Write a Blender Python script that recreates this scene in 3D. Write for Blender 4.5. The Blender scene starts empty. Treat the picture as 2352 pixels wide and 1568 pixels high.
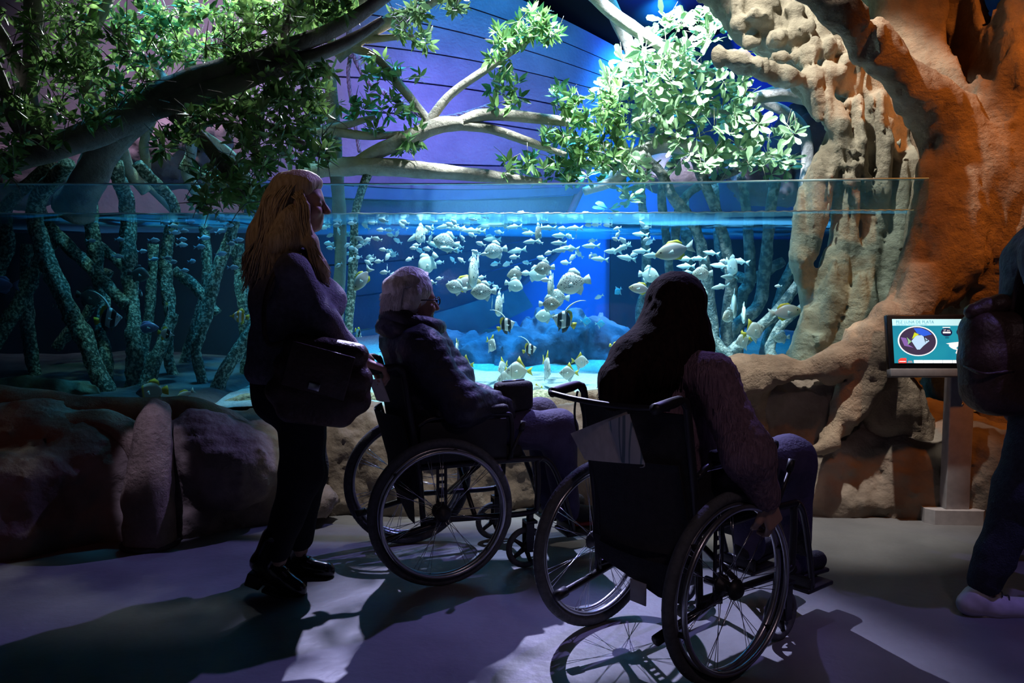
import bpy, bmesh, math, random
import numpy as np
from mathutils import Vector, Matrix
random.seed(7); RNG = np.random.default_rng(7)
scene = bpy.context.scene
C = scene.collection
# ------------------------------------------------------------------ camera
IW, IH, FPX, CAMH, HORIZON = 2352, 1568, 1960.0, 1.30, 620.0
PITCH = math.atan((IH / 2 - HORIZON) / FPX)
cam_d = bpy.data.cameras.new('camera'); cam = bpy.data.objects.new('camera', cam_d); C.objects.link(cam)
cam_d.sensor_width = 36.0; cam_d.lens = 36.0 * FPX / IW; cam_d.clip_start = 0.05; cam_d.clip_end = 60
cam.location = (0, 0, CAMH); cam.rotation_euler = (math.pi / 2 - PITCH, 0, 0)
scene.camera = cam
FW = np.array([0, math.cos(PITCH), -math.sin(PITCH)]); UP = np.array([0, math.sin(PITCH), math.cos(PITCH)])
def P(x, y, Y):
    """world point of the photograph's pixel (x, y) at world depth Y"""
    d = FW + (x - IW / 2) / FPX * np.array([1., 0, 0]) + (IH / 2 - y) / FPX * UP
    return np.array([0, 0, CAMH]) + d * (Y / d[1])
def ppm(Y): return FPX / Y
# ------------------------------------------------------------------ world, exposure, lights
w = bpy.data.worlds.new('world'); scene.world = w; w.use_nodes = True
bg = w.node_tree.nodes['Background']; bg.inputs[0].default_value = (0.10, 0.10, 0.22, 1); bg.inputs[1].default_value = 0.003
vs = scene.view_settings; vs.view_transform = 'Standard'; vs.look = 'None'; vs.exposure = 0.0; vs.gamma = 1.0; vs.use_curve_mapping = False
scene.cycles.use_denoising = True
scene.cycles.transparent_max_bounces = 14
scene.cycles.max_bounces = 6; scene.cycles.diffuse_bounces = 2; scene.cycles.glossy_bounces = 3
scene.cycles.volume_bounces = 0
def spot(name, loc, tgt, power, color, angle, blend=0.6, size=0.06):
    l = bpy.data.lights.new(name, 'SPOT'); l.energy = power; l.color = color; l.spot_size = math.radians(angle); l.spot_blend = blend; l.shadow_soft_size = size
    o = bpy.data.objects.new(name, l); C.objects.link(o); o.location = loc
    o.rotation_euler = (Vector(tgt) - Vector(loc)).to_track_quat('-Z', 'Y').to_euler()
    return o
def area(name, loc, tgt, power, color, sx, sy, spread=180):
    l = bpy.data.lights.new(name, 'AREA'); l.energy = power; l.color = color; l.shape = 'RECTANGLE'; l.size = sx; l.size_y = sy; l.spread = math.radians(spread)
    o = bpy.data.objects.new(name, l); C.objects.link(o); o.location = loc
    o.rotation_euler = (Vector(tgt) - Vector(loc)).to_track_quat('-Z', 'Y').to_euler()
    return o
# theatre lamps on the grid over the tank, with a few added fills (the light that throws the visitors' shadows towards the camera)
spot('tank_key_lamp', (-0.75, 6.9, 4.7), (0.22, 2.72, 0.0), 3600, (0.58, 0.58, 1.0), 24, 0.7, 0.03)
spot('tank_violet_lamp', (1.9, 6.4, 4.9), (-0.75, 2.75, 0.0), 800, (0.36, 0.30, 1.0), 36, 0.8, 0.04)
spot('aisle_violet_lamp', (2.9, 1.7, 4.6), (2.0, 2.95, 0.0), 190, (0.34, 0.26, 1.0), 30, 0.9, 0.05)
spot('shoal_lamp', (0.2, 5.5, 4.4), (0.2, 6.0, 0.8), 2300, (0.78, 0.92, 1.0), 52, 0.6, 0.12)
area('tank_blue_fill', (0.3, 7.2, 5.0), (0.3, 7.25, 1.0), 150, (0.03, 0.48, 1.0), 3.0, 2.0, 50)  # broad blue fill, added to bring up the colour of the water
spot('plant_lamp', (0.7, 5.5, 4.4), (1.4, 6.5, 2.1), 2600, (0.82, 0.92, 1.0), 44, 0.5, 0.08)
spot('fig_lamp', (0.8, 4.2, 4.4), (1.95, 5.15, 1.9), 560, (1.0, 0.96, 0.86), 36, 0.4, 0.05)
spot('ledge_lamp', (0.30, 3.75, 4.9), (0.55, 4.85, 0.5), 560, (1.0, 0.94, 0.86), 30, 0.9, 0.06)
spot('ledge_side_lamp', (1.2, 3.5, 4.6), (1.55, 4.45, 0.55), 700, (1.0, 0.96, 0.90), 26, 0.7, 0.04)
spot('ledge_left_lamp', (-0.2, 3.7, 4.6), (-0.70, 4.5, 0.4), 480, (1.0, 0.96, 0.92), 19, 0.9, 0.05)
spot('trunk_orange_lamp', (3.0, 2.3, 4.4), (2.75, 4.7, 1.95), 430, (1.0, 0.28, 0.04), 48, 0.9, 0.1)
spot('hull_violet_lamp', (-0.75, 6.2, 3.3), (-0.62, 7.7, 2.3), 230, (0.33, 0.20, 1.0), 95, 1.0, 0.2)
spot('back_blue_lamp', (1.5, 8.3, 3.9), (0.62, 9.3, 1.1), 1500, (0.01, 0.30, 1.0), 62, 1.0, 0.2)
spot('backdrop_blue_lamp', (1.7, 7.9, 4.9), (1.6, 9.3, 2.9), 420, (0.02, 0.05, 1.0), 80, 1.0, 0.2)
spot('canopy_lamp', (-0.8, 7.6, 3.62), (-1.15, 5.0, 2.85), 2800, (0.90, 0.95, 1.0), 29, 0.6, 0.06)
spot('canopy_mid_lamp', (-1.8, 7.6, 3.62), (-1.95, 5.0, 2.85), 3800, (0.90, 0.95, 1.0), 29, 0.6, 0.06)
spot('left_cyan_fill', (-2.0, 5.75, 4.7), (-2.0, 5.55, 1.6), 800, (0.06, 0.55, 1.0), 42, 0.8, 0.1)  # fill light added to brighten the water and pane strip at left
spot('canopy_far_lamp', (-3.0, 7.6, 3.62), (-2.8, 5.0, 2.85), 1000, (0.90, 0.95, 1.0), 29, 0.6, 0.06)
spot('canopy_top_lamp', (-1.35, 5.9, 4.6), (-1.4, 5.2, 2.6), 420, (0.92, 0.96, 1.0), 30, 0.9, 0.06)
spot('sand_cyan_fill', (0.35, 6.4, 4.4), (0.25, 6.0, 0.5), 700, (0.08, 0.55, 1.0), 40, 0.8, 0.1)  # added fill that tints the sand cyan
spot('aisle_front_lamp', (1.3, -1.2, 4.2), (0.9, 2.9, 0.9), 75, (1.0, 0.70, 0.78), 30, 0.9, 0.15)
spot('set_wall_fill', (-3.0, 6.6, 4.4), (-3.0, 8.6, 2.4), 420, (0.85, 0.68, 0.90), 110, 1.0, 0.2)  # added fill to lift the mauve wall behind the left tree
spot('mangrove_lamp', (-2.1, 5.5, 4.3), (-2.1, 6.05, 0.8), 300, (0.45, 1.0, 0.75), 46, 0.8, 0.06)
spot('ember_lamp', (-2.9, 2.6, 1.6), (-2.6, 4.0, 0.4), 2.5, (1.0, 0.20, 0.07), 60, 1.0, 0.1)
spot('warm_aisle_lamp', (-2.2, 1.2, 3.4), (-0.95, 3.4, 1.60), 20, (1.0, 0.64, 0.40), 13, 0.8, 0.1)
spot('stump_violet_lamp', (-1.80, 3.0, 3.6), (-1.74, 3.97, 0.58), 200, (0.62, 0.55, 1.0), 6.5, 0.4, 0.02)
# ------------------------------------------------------------------ numeric noise
def _h(ix, iy, iz, s):
    with np.errstate(over='ignore'):
        n = (ix.astype(np.uint32) * np.uint32(374761393) + iy.astype(np.uint32) * np.uint32(668265263) + iz.astype(np.uint32) * np.uint32(2246822519) + np.uint32(s * 3266489917 & 0xffffffff))
        n = (n ^ (n >> np.uint32(13))) * np.uint32(1274126177); n = n ^ (n >> np.uint32(16))
    return n.astype(np.float64) / 4294967295.0
def vnoise(p, seed=0):
    p = np.asarray(p, float); i = np.floor(p).astype(np.int64); f = p - i; f = f * f * (3 - 2 * f)
    o = 0
    for dx in (0, 1):
        for dy in (0, 1):
            for dz in (0, 1):
                wt = (f[..., 0] if dx else 1 - f[..., 0]) * (f[..., 1] if dy else 1 - f[..., 1]) * (f[..., 2] if dz else 1 - f[..., 2])
                o = o + wt * _h(i[..., 0] + dx, i[..., 1] + dy, i[..., 2] + dz, seed)
    return o * 2 - 1
def fbm(p, oct=4, seed=0, ridged=False):
    p = np.asarray(p, float); a, o = 1.0, 0
    for k in range(oct):
        n = vnoise(p * (2.0 ** k) + 17.3 * k, seed + k)
        o = o + a * ((1 - 2 * np.abs(n)) if ridged else n); a *= 0.5
    return o
# ------------------------------------------------------------------ mesh helpers
def unit(v): v = np.asarray(v, float); return v / (np.linalg.norm(v) + 1e-12)
def wloc(p):
    l = np.zeros(3)
    while p is not None: l = l + np.array(p.location); p = p.parent
    return l
def new_mesh(name, v, f, smooth=True):
    me = bpy.data.meshes.new(name); v = np.asarray(v, float)
    me.from_pydata(v.tolist(), [], [list(map(int, q)) for q in f] if not isinstance(f, np.ndarray) else f.tolist())
    if smooth: me.polygons.foreach_set('use_smooth', [True] * len(me.polygons))
    me.update(); return me
def mk(name, vf, mat, parent=None, smooth=True, local=False):
    """one mesh object; vertices are world coordinates unless local"""
    v, f = vf; v = np.asarray(v, float)
    if parent is not None and not local: v = v - wloc(parent)
    me = new_mesh(name, v, f, smooth)
    for m in (mat if isinstance(mat, (list, tuple)) else [mat]): me.materials.append(m)
    o = bpy.data.objects.new(name, me); C.objects.link(o); o.parent = parent
    return o
def tag(o, label=None, cat=None, group=None, kind=None):
    if label: o['label'] = label
    if cat: o['category'] = cat
    if group: o['group'] = group
    if kind: o['kind'] = kind
    return o
def thing(name, loc, label, cat, group=None, rz=0.0):
    o = bpy.data.objects.new(name, None); C.objects.link(o); o.location = loc; o.rotation_euler = (0, 0, rz); o.empty_display_size = 0.1
    return tag(o, label, cat, group)
def copy_tree(o, parent=None):
    c = o.copy(); C.objects.link(c); c.parent = parent
    for ch in list(o.children): copy_tree(ch, c)
    return c
def join(*parts):
    V, F, n = [], [], 0
    for v, f in parts:
        v = np.asarray(v, float).reshape(-1, 3); V.append(v); F += [[int(i) + n for i in q] for q in f]; n += len(v)
    return (np.concatenate(V), F)
def box(c, s, R=None):
    x, y, z = np.array(s) / 2.0
    v = np.array([[a, b, d] for a in (-x, x) for b in (-y, y) for d in (-z, z)])
    if R is not None: v = v @ np.asarray(R).T
    return (v + np.array(c), [[0, 1, 3, 2], [4, 6, 7, 5], [0, 4, 5, 1], [2, 3, 7, 6], [0, 2, 6, 4], [1, 5, 7, 3]])
def rbox(c, s, b=0.01, R=None):
    """box with bevelled edges"""
    bm = bmesh.new(); bmesh.ops.create_cube(bm, size=1.0)
    for q in bm.verts: q.co = Vector((q.co.x * s[0], q.co.y * s[1], q.co.z * s[2]))
    bmesh.ops.bevel(bm, geom=list(bm.edges), offset=min(b, min(s) * 0.45), segments=2, affect='EDGES', profile=0.5)
    v = np.array([q.co[:] for q in bm.verts]); bm.verts.index_update(); f = [[q.index for q in p.verts] for p in bm.faces]; bm.free()
    if R is not None: v = v @ np.asarray(R).T
    return (v + np.array(c), f)
def catmull(pts, n):
    p = np.asarray(pts, float)
    if len(p) < 3: t = np.linspace(0, 1, n)[:, None]; return p[0] * (1 - t) + p[-1] * t
    q = np.vstack([2 * p[0] - p[1], p, 2 * p[-1] - p[-2]]); m = len(p) - 1
    out = []
    for u in np.linspace(0, m - 1e-6, n):
        i = int(u); t = u - i; a, b, c, d = q[i], q[i + 1], q[i + 2], q[i + 3]
        out.append(0.5 * ((2 * b) + (c - a) * t + (2 * a - 5 * b + 4 * c - d) * t * t + (3 * b - a - 3 * c + d) * t ** 3))
    return np.array(out)
def tube(pts, rad, seg=8, n=None, bark=0.0, freq=6.0, seed=0, closed=False, smooth=True, caps=True, flat=None):
    """swept tube along pts with radius list rad; bark = displacement relative to the radius"""
    pts = np.asarray(pts, float)
    rad = np.full(len(pts), float(rad)) if np.ndim(rad) == 0 else np.asarray(rad, float)
    if n:
        c = catmull(pts, n) if smooth else np.array([pts[min(int(u), len(pts) - 2)] * (1 - (u - min(int(u), len(pts) - 2))) + pts[min(int(u), len(pts) - 2) + 1] * (u - min(int(u), len(pts) - 2)) for u in np.linspace(0, len(pts) - 1, n)])
        r = np.interp(np.linspace(0, len(pts) - 1, n), np.arange(len(pts)), rad)
    else: c, r = pts, rad
    m = len(c); T = np.zeros_like(c)
    if closed: T = np.roll(c, -1, 0) - np.roll(c, 1, 0)
    else: T[1:-1] = c[2:] - c[:-2]; T[0] = c[1] - c[0]; T[-1] = c[-1] - c[-2]
    T /= np.linalg.norm(T, axis=1)[:, None] + 1e-12
    u = unit(np.cross(T[0], [0, 0, 1] if abs(T[0][2]) < 0.9 else [1, 0, 0])); V = []
    L = np.concatenate([[0], np.cumsum(np.linalg.norm(np.diff(c, axis=0), axis=1))])
    a = np.arange(seg) / seg * 2 * math.pi
    for i in range(m):
        u = unit(u - T[i] * np.dot(u, T[i])); v = np.cross(T[i], u)
        rr = np.full(seg, r[i])
        if bark:
            q = np.stack([np.cos(a) * 1.6 + seed * 7.1, np.sin(a) * 1.6, np.full(seg, L[i] * freq)], -1)
            rr = rr * (1 + bark * (fbm(q, 3, seed) + 0.6 * fbm(q * np.array([2.2, 2.2, 0.35]), 2, seed + 5)))
        if flat is None: V.append(c[i] + np.outer(np.cos(a) * rr, u) + np.outer(np.sin(a) * rr, v))
        else: V.append(c[i] + np.outer(np.cos(a) * rr * flat[0], u) + np.outer(np.sin(a) * rr * flat[1], v))
    V = np.concatenate(V); F = []
    for i in range(m if closed else m - 1):
        j = (i + 1) % m
        for k in range(seg): F.append([i * seg + k, i * seg + (k + 1) % seg, j * seg + (k + 1) % seg, j * seg + k])
    if caps and not closed: F.append(list(range(seg))[::-1]); F.append([(m - 1) * seg + k for k in range(seg)])
    return (V, F)
def lathe(prof, axis_o=(0, 0, 0), ax=(0, 0, 1), seg=24):
    """profile (r, h) turned about an axis"""
    ax = unit(ax); u = unit(np.cross(ax, [1, 0, 0] if abs(ax[0]) < 0.9 else [0, 1, 0])); v = np.cross(ax, u)
    V, F = [], []
    for r, h in prof:
        for k in range(seg):
            a = 2 * math.pi * k / seg; V.append(np.array(axis_o) + ax * h + u * r * math.cos(a) + v * r * math.sin(a))
    for i in range(len(prof) - 1):
        for k in range(seg): F.append([i * seg + k, i * seg + (k + 1) % seg, (i + 1) * seg + (k + 1) % seg, (i + 1) * seg + k])
    F.append(list(range(seg))[::-1]); F.append([(len(prof) - 1) * seg + k for k in range(seg)])
    return (np.array(V), F)
def xform(vf, M):
    v, f = vf; M = np.asarray(M); return (np.asarray(v) @ M[:3, :3].T + M[:3, 3], f)
# ------------------------------------------------------------------ implicit surfaces (smooth unions), meshed with surface nets
class Sdf:
    def __init__(s, k=0.03): s.p = []; s.k = k
    def cap(s, a, b, ra, rb=None, k=None): s.p.append(('c', np.array(a, float), np.array(b, float), ra, ra if rb is None else rb, k)); return s
    def chain(s, pts, rad, k=None):
        for i in range(len(pts) - 1): s.cap(pts[i], pts[i + 1], rad[i], rad[i + 1], k)
        return s
    def ell(s, c, r, R=None, k=None): s.p.append(('e', np.array(c, float), np.array(r, float), None if R is None else np.array(R, float), None, k)); return s
    def cut(s, c, r, R=None, k=None): s.p.append(('x', np.array(c, float), np.array(r, float), None if R is None else np.array(R, float), None, k)); return s
    def bounds(s):
        lo, hi = np.full(3, 1e9), np.full(3, -1e9)
        for q in s.p:
            if q[0] == 'c':
                for a, r in ((q[1], q[3]), (q[2], q[4])): lo = np.minimum(lo, a - r); hi = np.maximum(hi, a + r)
            elif q[0] == 'e': m = q[2] if q[3] is None else np.abs(q[3]) @ q[2]; lo = np.minimum(lo, q[1] - m); hi = np.maximum(hi, q[1] + m)
        return lo, hi
    def value(s, X):
        D = None
        for q in s.p:
            if q[0] == 'c':
                ba = q[2] - q[1]; pa = X - q[1]; t = np.clip((pa @ ba) / (ba @ ba + 1e-12), 0, 1)
                d = np.linalg.norm(pa - t[..., None] * ba, axis=-1) - (q[3] + (q[4] - q[3]) * t)
            else:
                l = X - q[1]
                if q[3] is not None: l = l @ q[3]
                d = (np.linalg.norm(l / q[2], axis=-1) - 1) * q[2].min()
            k = q[5] if q[5] is not None else s.k
            if D is None: D = d
            elif q[0] == 'x':
                h = np.clip(0.5 - 0.5 * (D + d) / k, 0, 1); D = D * (1 - h) - d * h + k * h * (1 - h)
            else:
                h = np.clip(0.5 + 0.5 * (D - d) / k, 0, 1); D = D * (1 - h) + d * h - k * h * (1 - h)
        return D
    def mesh(s, res, disp=None, pad=None, lo=None, hi=None):
        l, h = s.bounds(); pad = pad if pad is not None else res * 2 + s.k * 0.3
        l = l - pad if lo is None else np.array(lo, float); h = h + pad if hi is None else np.array(hi, float)
        n = np.maximum(4, np.ceil((h - l) / res).astype(int) + 1)
        ax = [l[i] + np.arange(n[i]) * res for i in range(3)]
        X = np.stack(np.meshgrid(*ax, indexing='ij'), -1)
        D = np.empty(n)
        for i in range(0, n[0], 16):
            D[i:i + 16] = s.value(X[i:i + 16])
            if disp is not None:
                near = np.abs(D[i:i + 16]) < 0.2
                D[i:i + 16][near] += disp(X[i:i + 16][near])
        return nets(D, l, res)
def nets(D, org, res):
    S = D < 0
    c = np.zeros(np.array(D.shape) - 1, int)
    for dx in (0, 1):
        for dy in (0, 1):
            for dz in (0, 1): c += S[dx:D.shape[0] - 1 + dx, dy:D.shape[1] - 1 + dy, dz:D.shape[2] - 1 + dz]
    act = (c > 0) & (c < 8); idx = np.full(act.shape, -1, int); I = np.argwhere(act); idx[act] = np.arange(len(I))
    acc = np.zeros((len(I), 3)); cnt = np.zeros(len(I))
    cor = [(0, 0, 0), (1, 0, 0), (0, 1, 0), (1, 1, 0), (0, 0, 1), (1, 0, 1), (0, 1, 1), (1, 1, 1)]
    for a in range(8):
        for b in range(a + 1, 8):
            A, B = np.array(cor[a]), np.array(cor[b])
            if np.abs(A - B).sum() != 1: continue
            da = D[I[:, 0] + A[0], I[:, 1] + A[1], I[:, 2] + A[2]]; db = D[I[:, 0] + B[0], I[:, 1] + B[1], I[:, 2] + B[2]]
            m = (da < 0) != (db < 0); t = np.where(m, da / np.where(m, da - db, 1), 0)
            acc += np.where(m[:, None], A + t[:, None] * (B - A), 0); cnt += m
    V = (I + acc / np.maximum(cnt, 1)[:, None]) * res + org
    F = []
    for ax in range(3):
        o1, o2 = (ax + 1) % 3, (ax + 2) % 3
        sl = [slice(1, -1)] * 3; sl[ax] = slice(0, -1)
        sl2 = list(sl); sl2[ax] = slice(1, None)
        s0, s1 = S[tuple(sl)], S[tuple(sl2)]
        E = np.argwhere(s0 != s1)
        if not len(E): continue
        fl = s0[tuple(E.T)]
        g = E + 1; g[:, ax] = E[:, ax]
        def cell(d1, d2):
            q = g.copy(); q[:, o1] -= d1; q[:, o2] -= d2; return idx[q[:, 0], q[:, 1], q[:, 2]]
        a, b, cc, d = cell(1, 1), cell(0, 1), cell(0, 0), cell(1, 0)
        F.append(np.where(fl[:, None], np.stack([a, b, cc, d], 1), np.stack([d, cc, b, a], 1)))
    return (V, np.concatenate(F))
def frame(fwd, up=(0, 0, 1)):
    """columns: forward, left, up"""
    f = unit(fwd); l = unit(np.cross(up, f)); return np.stack([f, l, np.cross(f, l)], 1)
# ------------------------------------------------------------------ materials
def material(name): m = bpy.data.materials.new(name); m.use_nodes = True; n = m.node_tree; return m, n, n.nodes['Principled BSDF']
def nd(n, t, **k):
    q = n.nodes.new(t)
    for a, b in k.items(): setattr(q, a, b)
    return q
def rgb(c): return (c[0], c[1], c[2], 1)
def mat(name, col, col2=None, rough=0.7, scale=8.0, detail=5.0, bump=0.0, bscale=None, stretch=None, metal=0.0, spec=0.4, ramp=(0.35, 0.65), coat=0.0, sub=0.0, emit=None, estr=0.0):
    """procedural material: two colours mixed by noise, with noise relief"""
    m, n, b = material(name); L = n.links
    b.inputs['Roughness'].default_value = rough; b.inputs['Metallic'].default_value = metal; b.inputs['Specular IOR Level'].default_value = spec
    b.inputs['Coat Weight'].default_value = coat
    tc = nd(n, 'ShaderNodeTexCoord'); mp = nd(n, 'ShaderNodeMapping'); L.new(tc.outputs['Object'], mp.inputs[0])
    if stretch: mp.inputs['Scale'].default_value = stretch
    nz = nd(n, 'ShaderNodeTexNoise'); nz.inputs['Scale'].default_value = scale; nz.inputs['Detail'].default_value = detail; L.new(mp.outputs[0], nz.inputs['Vector'])
    if col2 is None: col2 = tuple(x * 0.75 for x in col)
    r = nd(n, 'ShaderNodeValToRGB'); r.color_ramp.elements[0].position = ramp[0]; r.color_ramp.elements[1].position = ramp[1]
    r.color_ramp.elements[0].color = rgb(col2); r.color_ramp.elements[1].color = rgb(col)
    L.new(nz.outputs['Fac'], r.inputs[0]); L.new(r.outputs[0], b.inputs['Base Color'])
    if bump:
        n2 = nd(n, 'ShaderNodeTexNoise'); n2.inputs['Scale'].default_value = bscale or scale * 3; n2.inputs['Detail'].default_value = 8; L.new(mp.outputs[0], n2.inputs['Vector'])
        bp = nd(n, 'ShaderNodeBump'); bp.inputs['Strength'].default_value = bump; bp.inputs['Distance'].default_value = 0.02; L.new(n2.outputs['Fac'], bp.inputs['Height']); L.new(bp.outputs[0], b.inputs['Normal'])
    if emit: b.inputs['Emission Color'].default_value = rgb(emit); b.inputs['Emission Strength'].default_value = estr
    return m
def plain(name, col, rough=0.5, metal=0.0, **k): return mat(name, col, tuple(x * 0.86 for x in col), rough, 30.0, 2.0, metal=metal, **k)
def bark_mat(name, col, col2, ring=26.0, bump=0.6, rough=0.85, crack=True):
    m, n, b = material(name); L = n.links; b.inputs['Roughness'].default_value = rough; b.inputs['Specular IOR Level'].default_value = 0.2
    tc = nd(n, 'ShaderNodeTexCoord')
    nz = nd(n, 'ShaderNodeTexNoise'); nz.inputs['Scale'].default_value = 3.2; nz.inputs['Detail'].default_value = 9; nz.inputs['Roughness'].default_value = 0.62; L.new(tc.outputs['Object'], nz.inputs['Vector'])
    r = nd(n, 'ShaderNodeValToRGB'); r.color_ramp.elements[0].position = 0.36; r.color_ramp.elements[1].position = 0.62
    r.color_ramp.elements[0].color = rgb(col2); r.color_ramp.elements[1].color = rgb(col); L.new(nz.outputs['Fac'], r.inputs[0]); L.new(r.outputs[0], b.inputs['Base Color'])
    wn = nd(n, 'ShaderNodeTexNoise'); wn.inputs['Scale'].default_value = 2.4; wn.inputs['Detail'].default_value = 3; L.new(tc.outputs['Object'], wn.inputs['Vector'])
    wm = nd(n, 'ShaderNodeVectorMath', operation='MULTIPLY_ADD'); wm.inputs[1].default_value = (0.30, 0.30, 0.30); L.new(wn.outputs['Color'], wm.inputs[0]); L.new(tc.outputs['Object'], wm.inputs[2])
    mp = nd(n, 'ShaderNodeMapping'); mp.inputs['Scale'].default_value = (5.0, 5.0, ring); L.new(wm.outputs[0], mp.inputs[0])
    n2 = nd(n, 'ShaderNodeTexNoise'); n2.inputs['Scale'].default_value = 1.7; n2.inputs['Detail'].default_value = 6; L.new(mp.outputs[0], n2.inputs['Vector'])
    n3 = nd(n, 'ShaderNodeTexNoise'); n3.inputs['Scale'].default_value = 26; n3.inputs['Detail'].default_value = 8; n3.inputs['Roughness'].default_value = 0.65; L.new(tc.outputs['Object'], n3.inputs['Vector'])
    mx = nd(n, 'ShaderNodeMath', operation='MULTIPLY_ADD'); mx.inputs[1].default_value = 2.2; L.new(n3.outputs['Fac'], mx.inputs[0]); L.new(n2.outputs['Fac'], mx.inputs[2])
    bp = nd(n, 'ShaderNodeBump'); bp.inputs['Strength'].default_value = bump; bp.inputs['Distance'].default_value = 0.022; L.new(mx.outputs[0], bp.inputs['Height']); L.new(bp.outputs[0], b.inputs['Normal'])
    return m
def leaf_mat(name, col, col2):
    m, n, b = material(name); L = n.links; b.inputs['Roughness'].default_value = 0.38; b.inputs['Specular IOR Level'].default_value = 0.5
    oi = nd(n, 'ShaderNodeTexCoord'); nz = nd(n, 'ShaderNodeTexNoise'); nz.inputs['Scale'].default_value = 9.0; L.new(oi.outputs['Object'], nz.inputs['Vector'])
    gi = nd(n, 'ShaderNodeNewGeometry'); ad = nd(n, 'ShaderNodeMath', operation='MULTIPLY_ADD'); ad.inputs[1].default_value = 0.55; L.new(gi.outputs['Random Per Island'], ad.inputs[0])
    ad.inputs[2].default_value = 0.2
    r = nd(n, 'ShaderNodeValToRGB'); r.color_ramp.elements[0].position = 0.25; r.color_ramp.elements[1].position = 0.7
    r.color_ramp.elements[0].color = rgb(col2); r.color_ramp.elements[1].color = rgb(col); L.new(ad.outputs[0], r.inputs[0]); L.new(r.outputs[0], b.inputs['Base Color'])
    t = nd(n, 'ShaderNodeBsdfTranslucent'); L.new(r.outputs[0], t.inputs[0]); mx = nd(n, 'ShaderNodeMixShader'); mx.inputs[0].default_value = 0.28
    L.new(b.outputs[0], mx.inputs[1]); L.new(t.outputs[0], mx.inputs[2]); L.new(mx.outputs[0], n.nodes['Material Output'].inputs['Surface'])
    return m
# ================================================================== SETTING
M = {}
M['floor'] = mat('polished_concrete', (0.20, 0.20, 0.205), (0.13, 0.13, 0.135), 0.45, 2.2, 10, 0.12, 30, spec=0.35)
M['rock'] = mat('sculpted_rock', (0.30, 0.25, 0.20), (0.14, 0.11, 0.085), 0.9, 3.5, 9, 0.9, 16, spec=0.2)
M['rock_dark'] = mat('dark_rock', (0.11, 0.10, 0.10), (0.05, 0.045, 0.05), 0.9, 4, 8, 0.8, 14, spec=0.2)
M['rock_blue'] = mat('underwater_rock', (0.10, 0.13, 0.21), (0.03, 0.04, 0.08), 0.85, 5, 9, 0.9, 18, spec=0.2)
M['rock_mauve'] = mat('mauve_rock', (0.24, 0.18, 0.22), (0.12, 0.09, 0.12), 0.9, 4, 8, 0.8, 14, spec=0.2)
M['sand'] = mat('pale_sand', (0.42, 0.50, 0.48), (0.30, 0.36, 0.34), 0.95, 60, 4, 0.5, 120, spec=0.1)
M['gravel'] = mat('crushed_shell_gravel', (0.62, 0.50, 0.30), (0.30, 0.22, 0.12), 0.95, 45, 6, 1.0, 60, spec=0.2)
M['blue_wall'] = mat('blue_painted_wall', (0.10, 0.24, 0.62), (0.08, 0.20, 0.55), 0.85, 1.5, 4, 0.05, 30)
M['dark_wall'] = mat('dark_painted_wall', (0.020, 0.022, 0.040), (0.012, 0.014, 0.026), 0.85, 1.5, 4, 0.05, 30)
M['mauve_wall'] = mat('mauve_plaster', (0.20, 0.17, 0.22), (0.13, 0.11, 0.15), 0.9, 2.5, 8, 0.3, 18)
M['hull'] = mat('violet_hull_paint', (0.30, 0.25, 0.42), (0.20, 0.17, 0.30), 0.75, 3.0, 9, 0.25, 40)
M['strake'] = mat('blue_strake_paint', (0.14, 0.22, 0.55), (0.10, 0.16, 0.42), 0.7, 4, 6, 0.2, 30)
M['rope'] = mat('hemp_rope', (0.22, 0.17, 0.17), (0.10, 0.08, 0.09), 0.95, 40, 4, 0.5, 90)
def sheet(x0, x1, z0, z1, Y, nx=2, nz=2, t=0.1):
    return box(((x0 + x1) / 2, Y + t / 2, (z0 + z1) / 2), (x1 - x0, t, z1 - z0))
tag(mk('floor', box((0, 1.0, -0.06), (14, 10.5, 0.12)), M['floor'], smooth=False), kind='structure')
tag(mk('wall_back', sheet(-1.7, 1.06, 0.0, 5.4, 9.3), M['blue_wall'], smooth=False), kind='structure')
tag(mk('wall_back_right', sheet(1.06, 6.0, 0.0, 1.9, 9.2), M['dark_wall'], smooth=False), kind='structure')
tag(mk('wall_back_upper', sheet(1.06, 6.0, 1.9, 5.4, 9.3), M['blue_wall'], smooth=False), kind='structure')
tag(mk('wall_back_left', sheet(-6.2, -1.7, 1.75, 5.4, 8.6), M['mauve_wall'], smooth=False), kind='structure')
tag(mk('wall_tank_left', sheet(-6.2, -1.62, 0.0, 1.60, 7.0), M['dark_wall'], smooth=False), kind='structure')
tag(mk('wall_left', box((-6.25, 3.0, 2.7), (0.1, 13, 5.4)), M['dark_wall'], smooth=False), kind='structure')
tag(mk('wall_right', box((6.05, 3.0, 2.7), (0.1, 13, 5.4)), M['dark_wall'], smooth=False), kind='structure')
tag(mk('wall_rear', box((0, -4.0, 2.7), (12.4, 0.1, 5.4)), M['dark_wall'], smooth=False), kind='structure')
tag(mk('ceiling', box((0, 2.7, 5.45), (12.5, 13.5, 0.1)), M['dark_wall'], smooth=False), kind='structure')
# dark soffit over the back of the tank
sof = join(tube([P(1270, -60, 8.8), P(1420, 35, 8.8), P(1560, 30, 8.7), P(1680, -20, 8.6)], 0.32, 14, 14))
tag(mk('trim_soffit', sof, M['dark_wall']), kind='structure')
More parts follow.
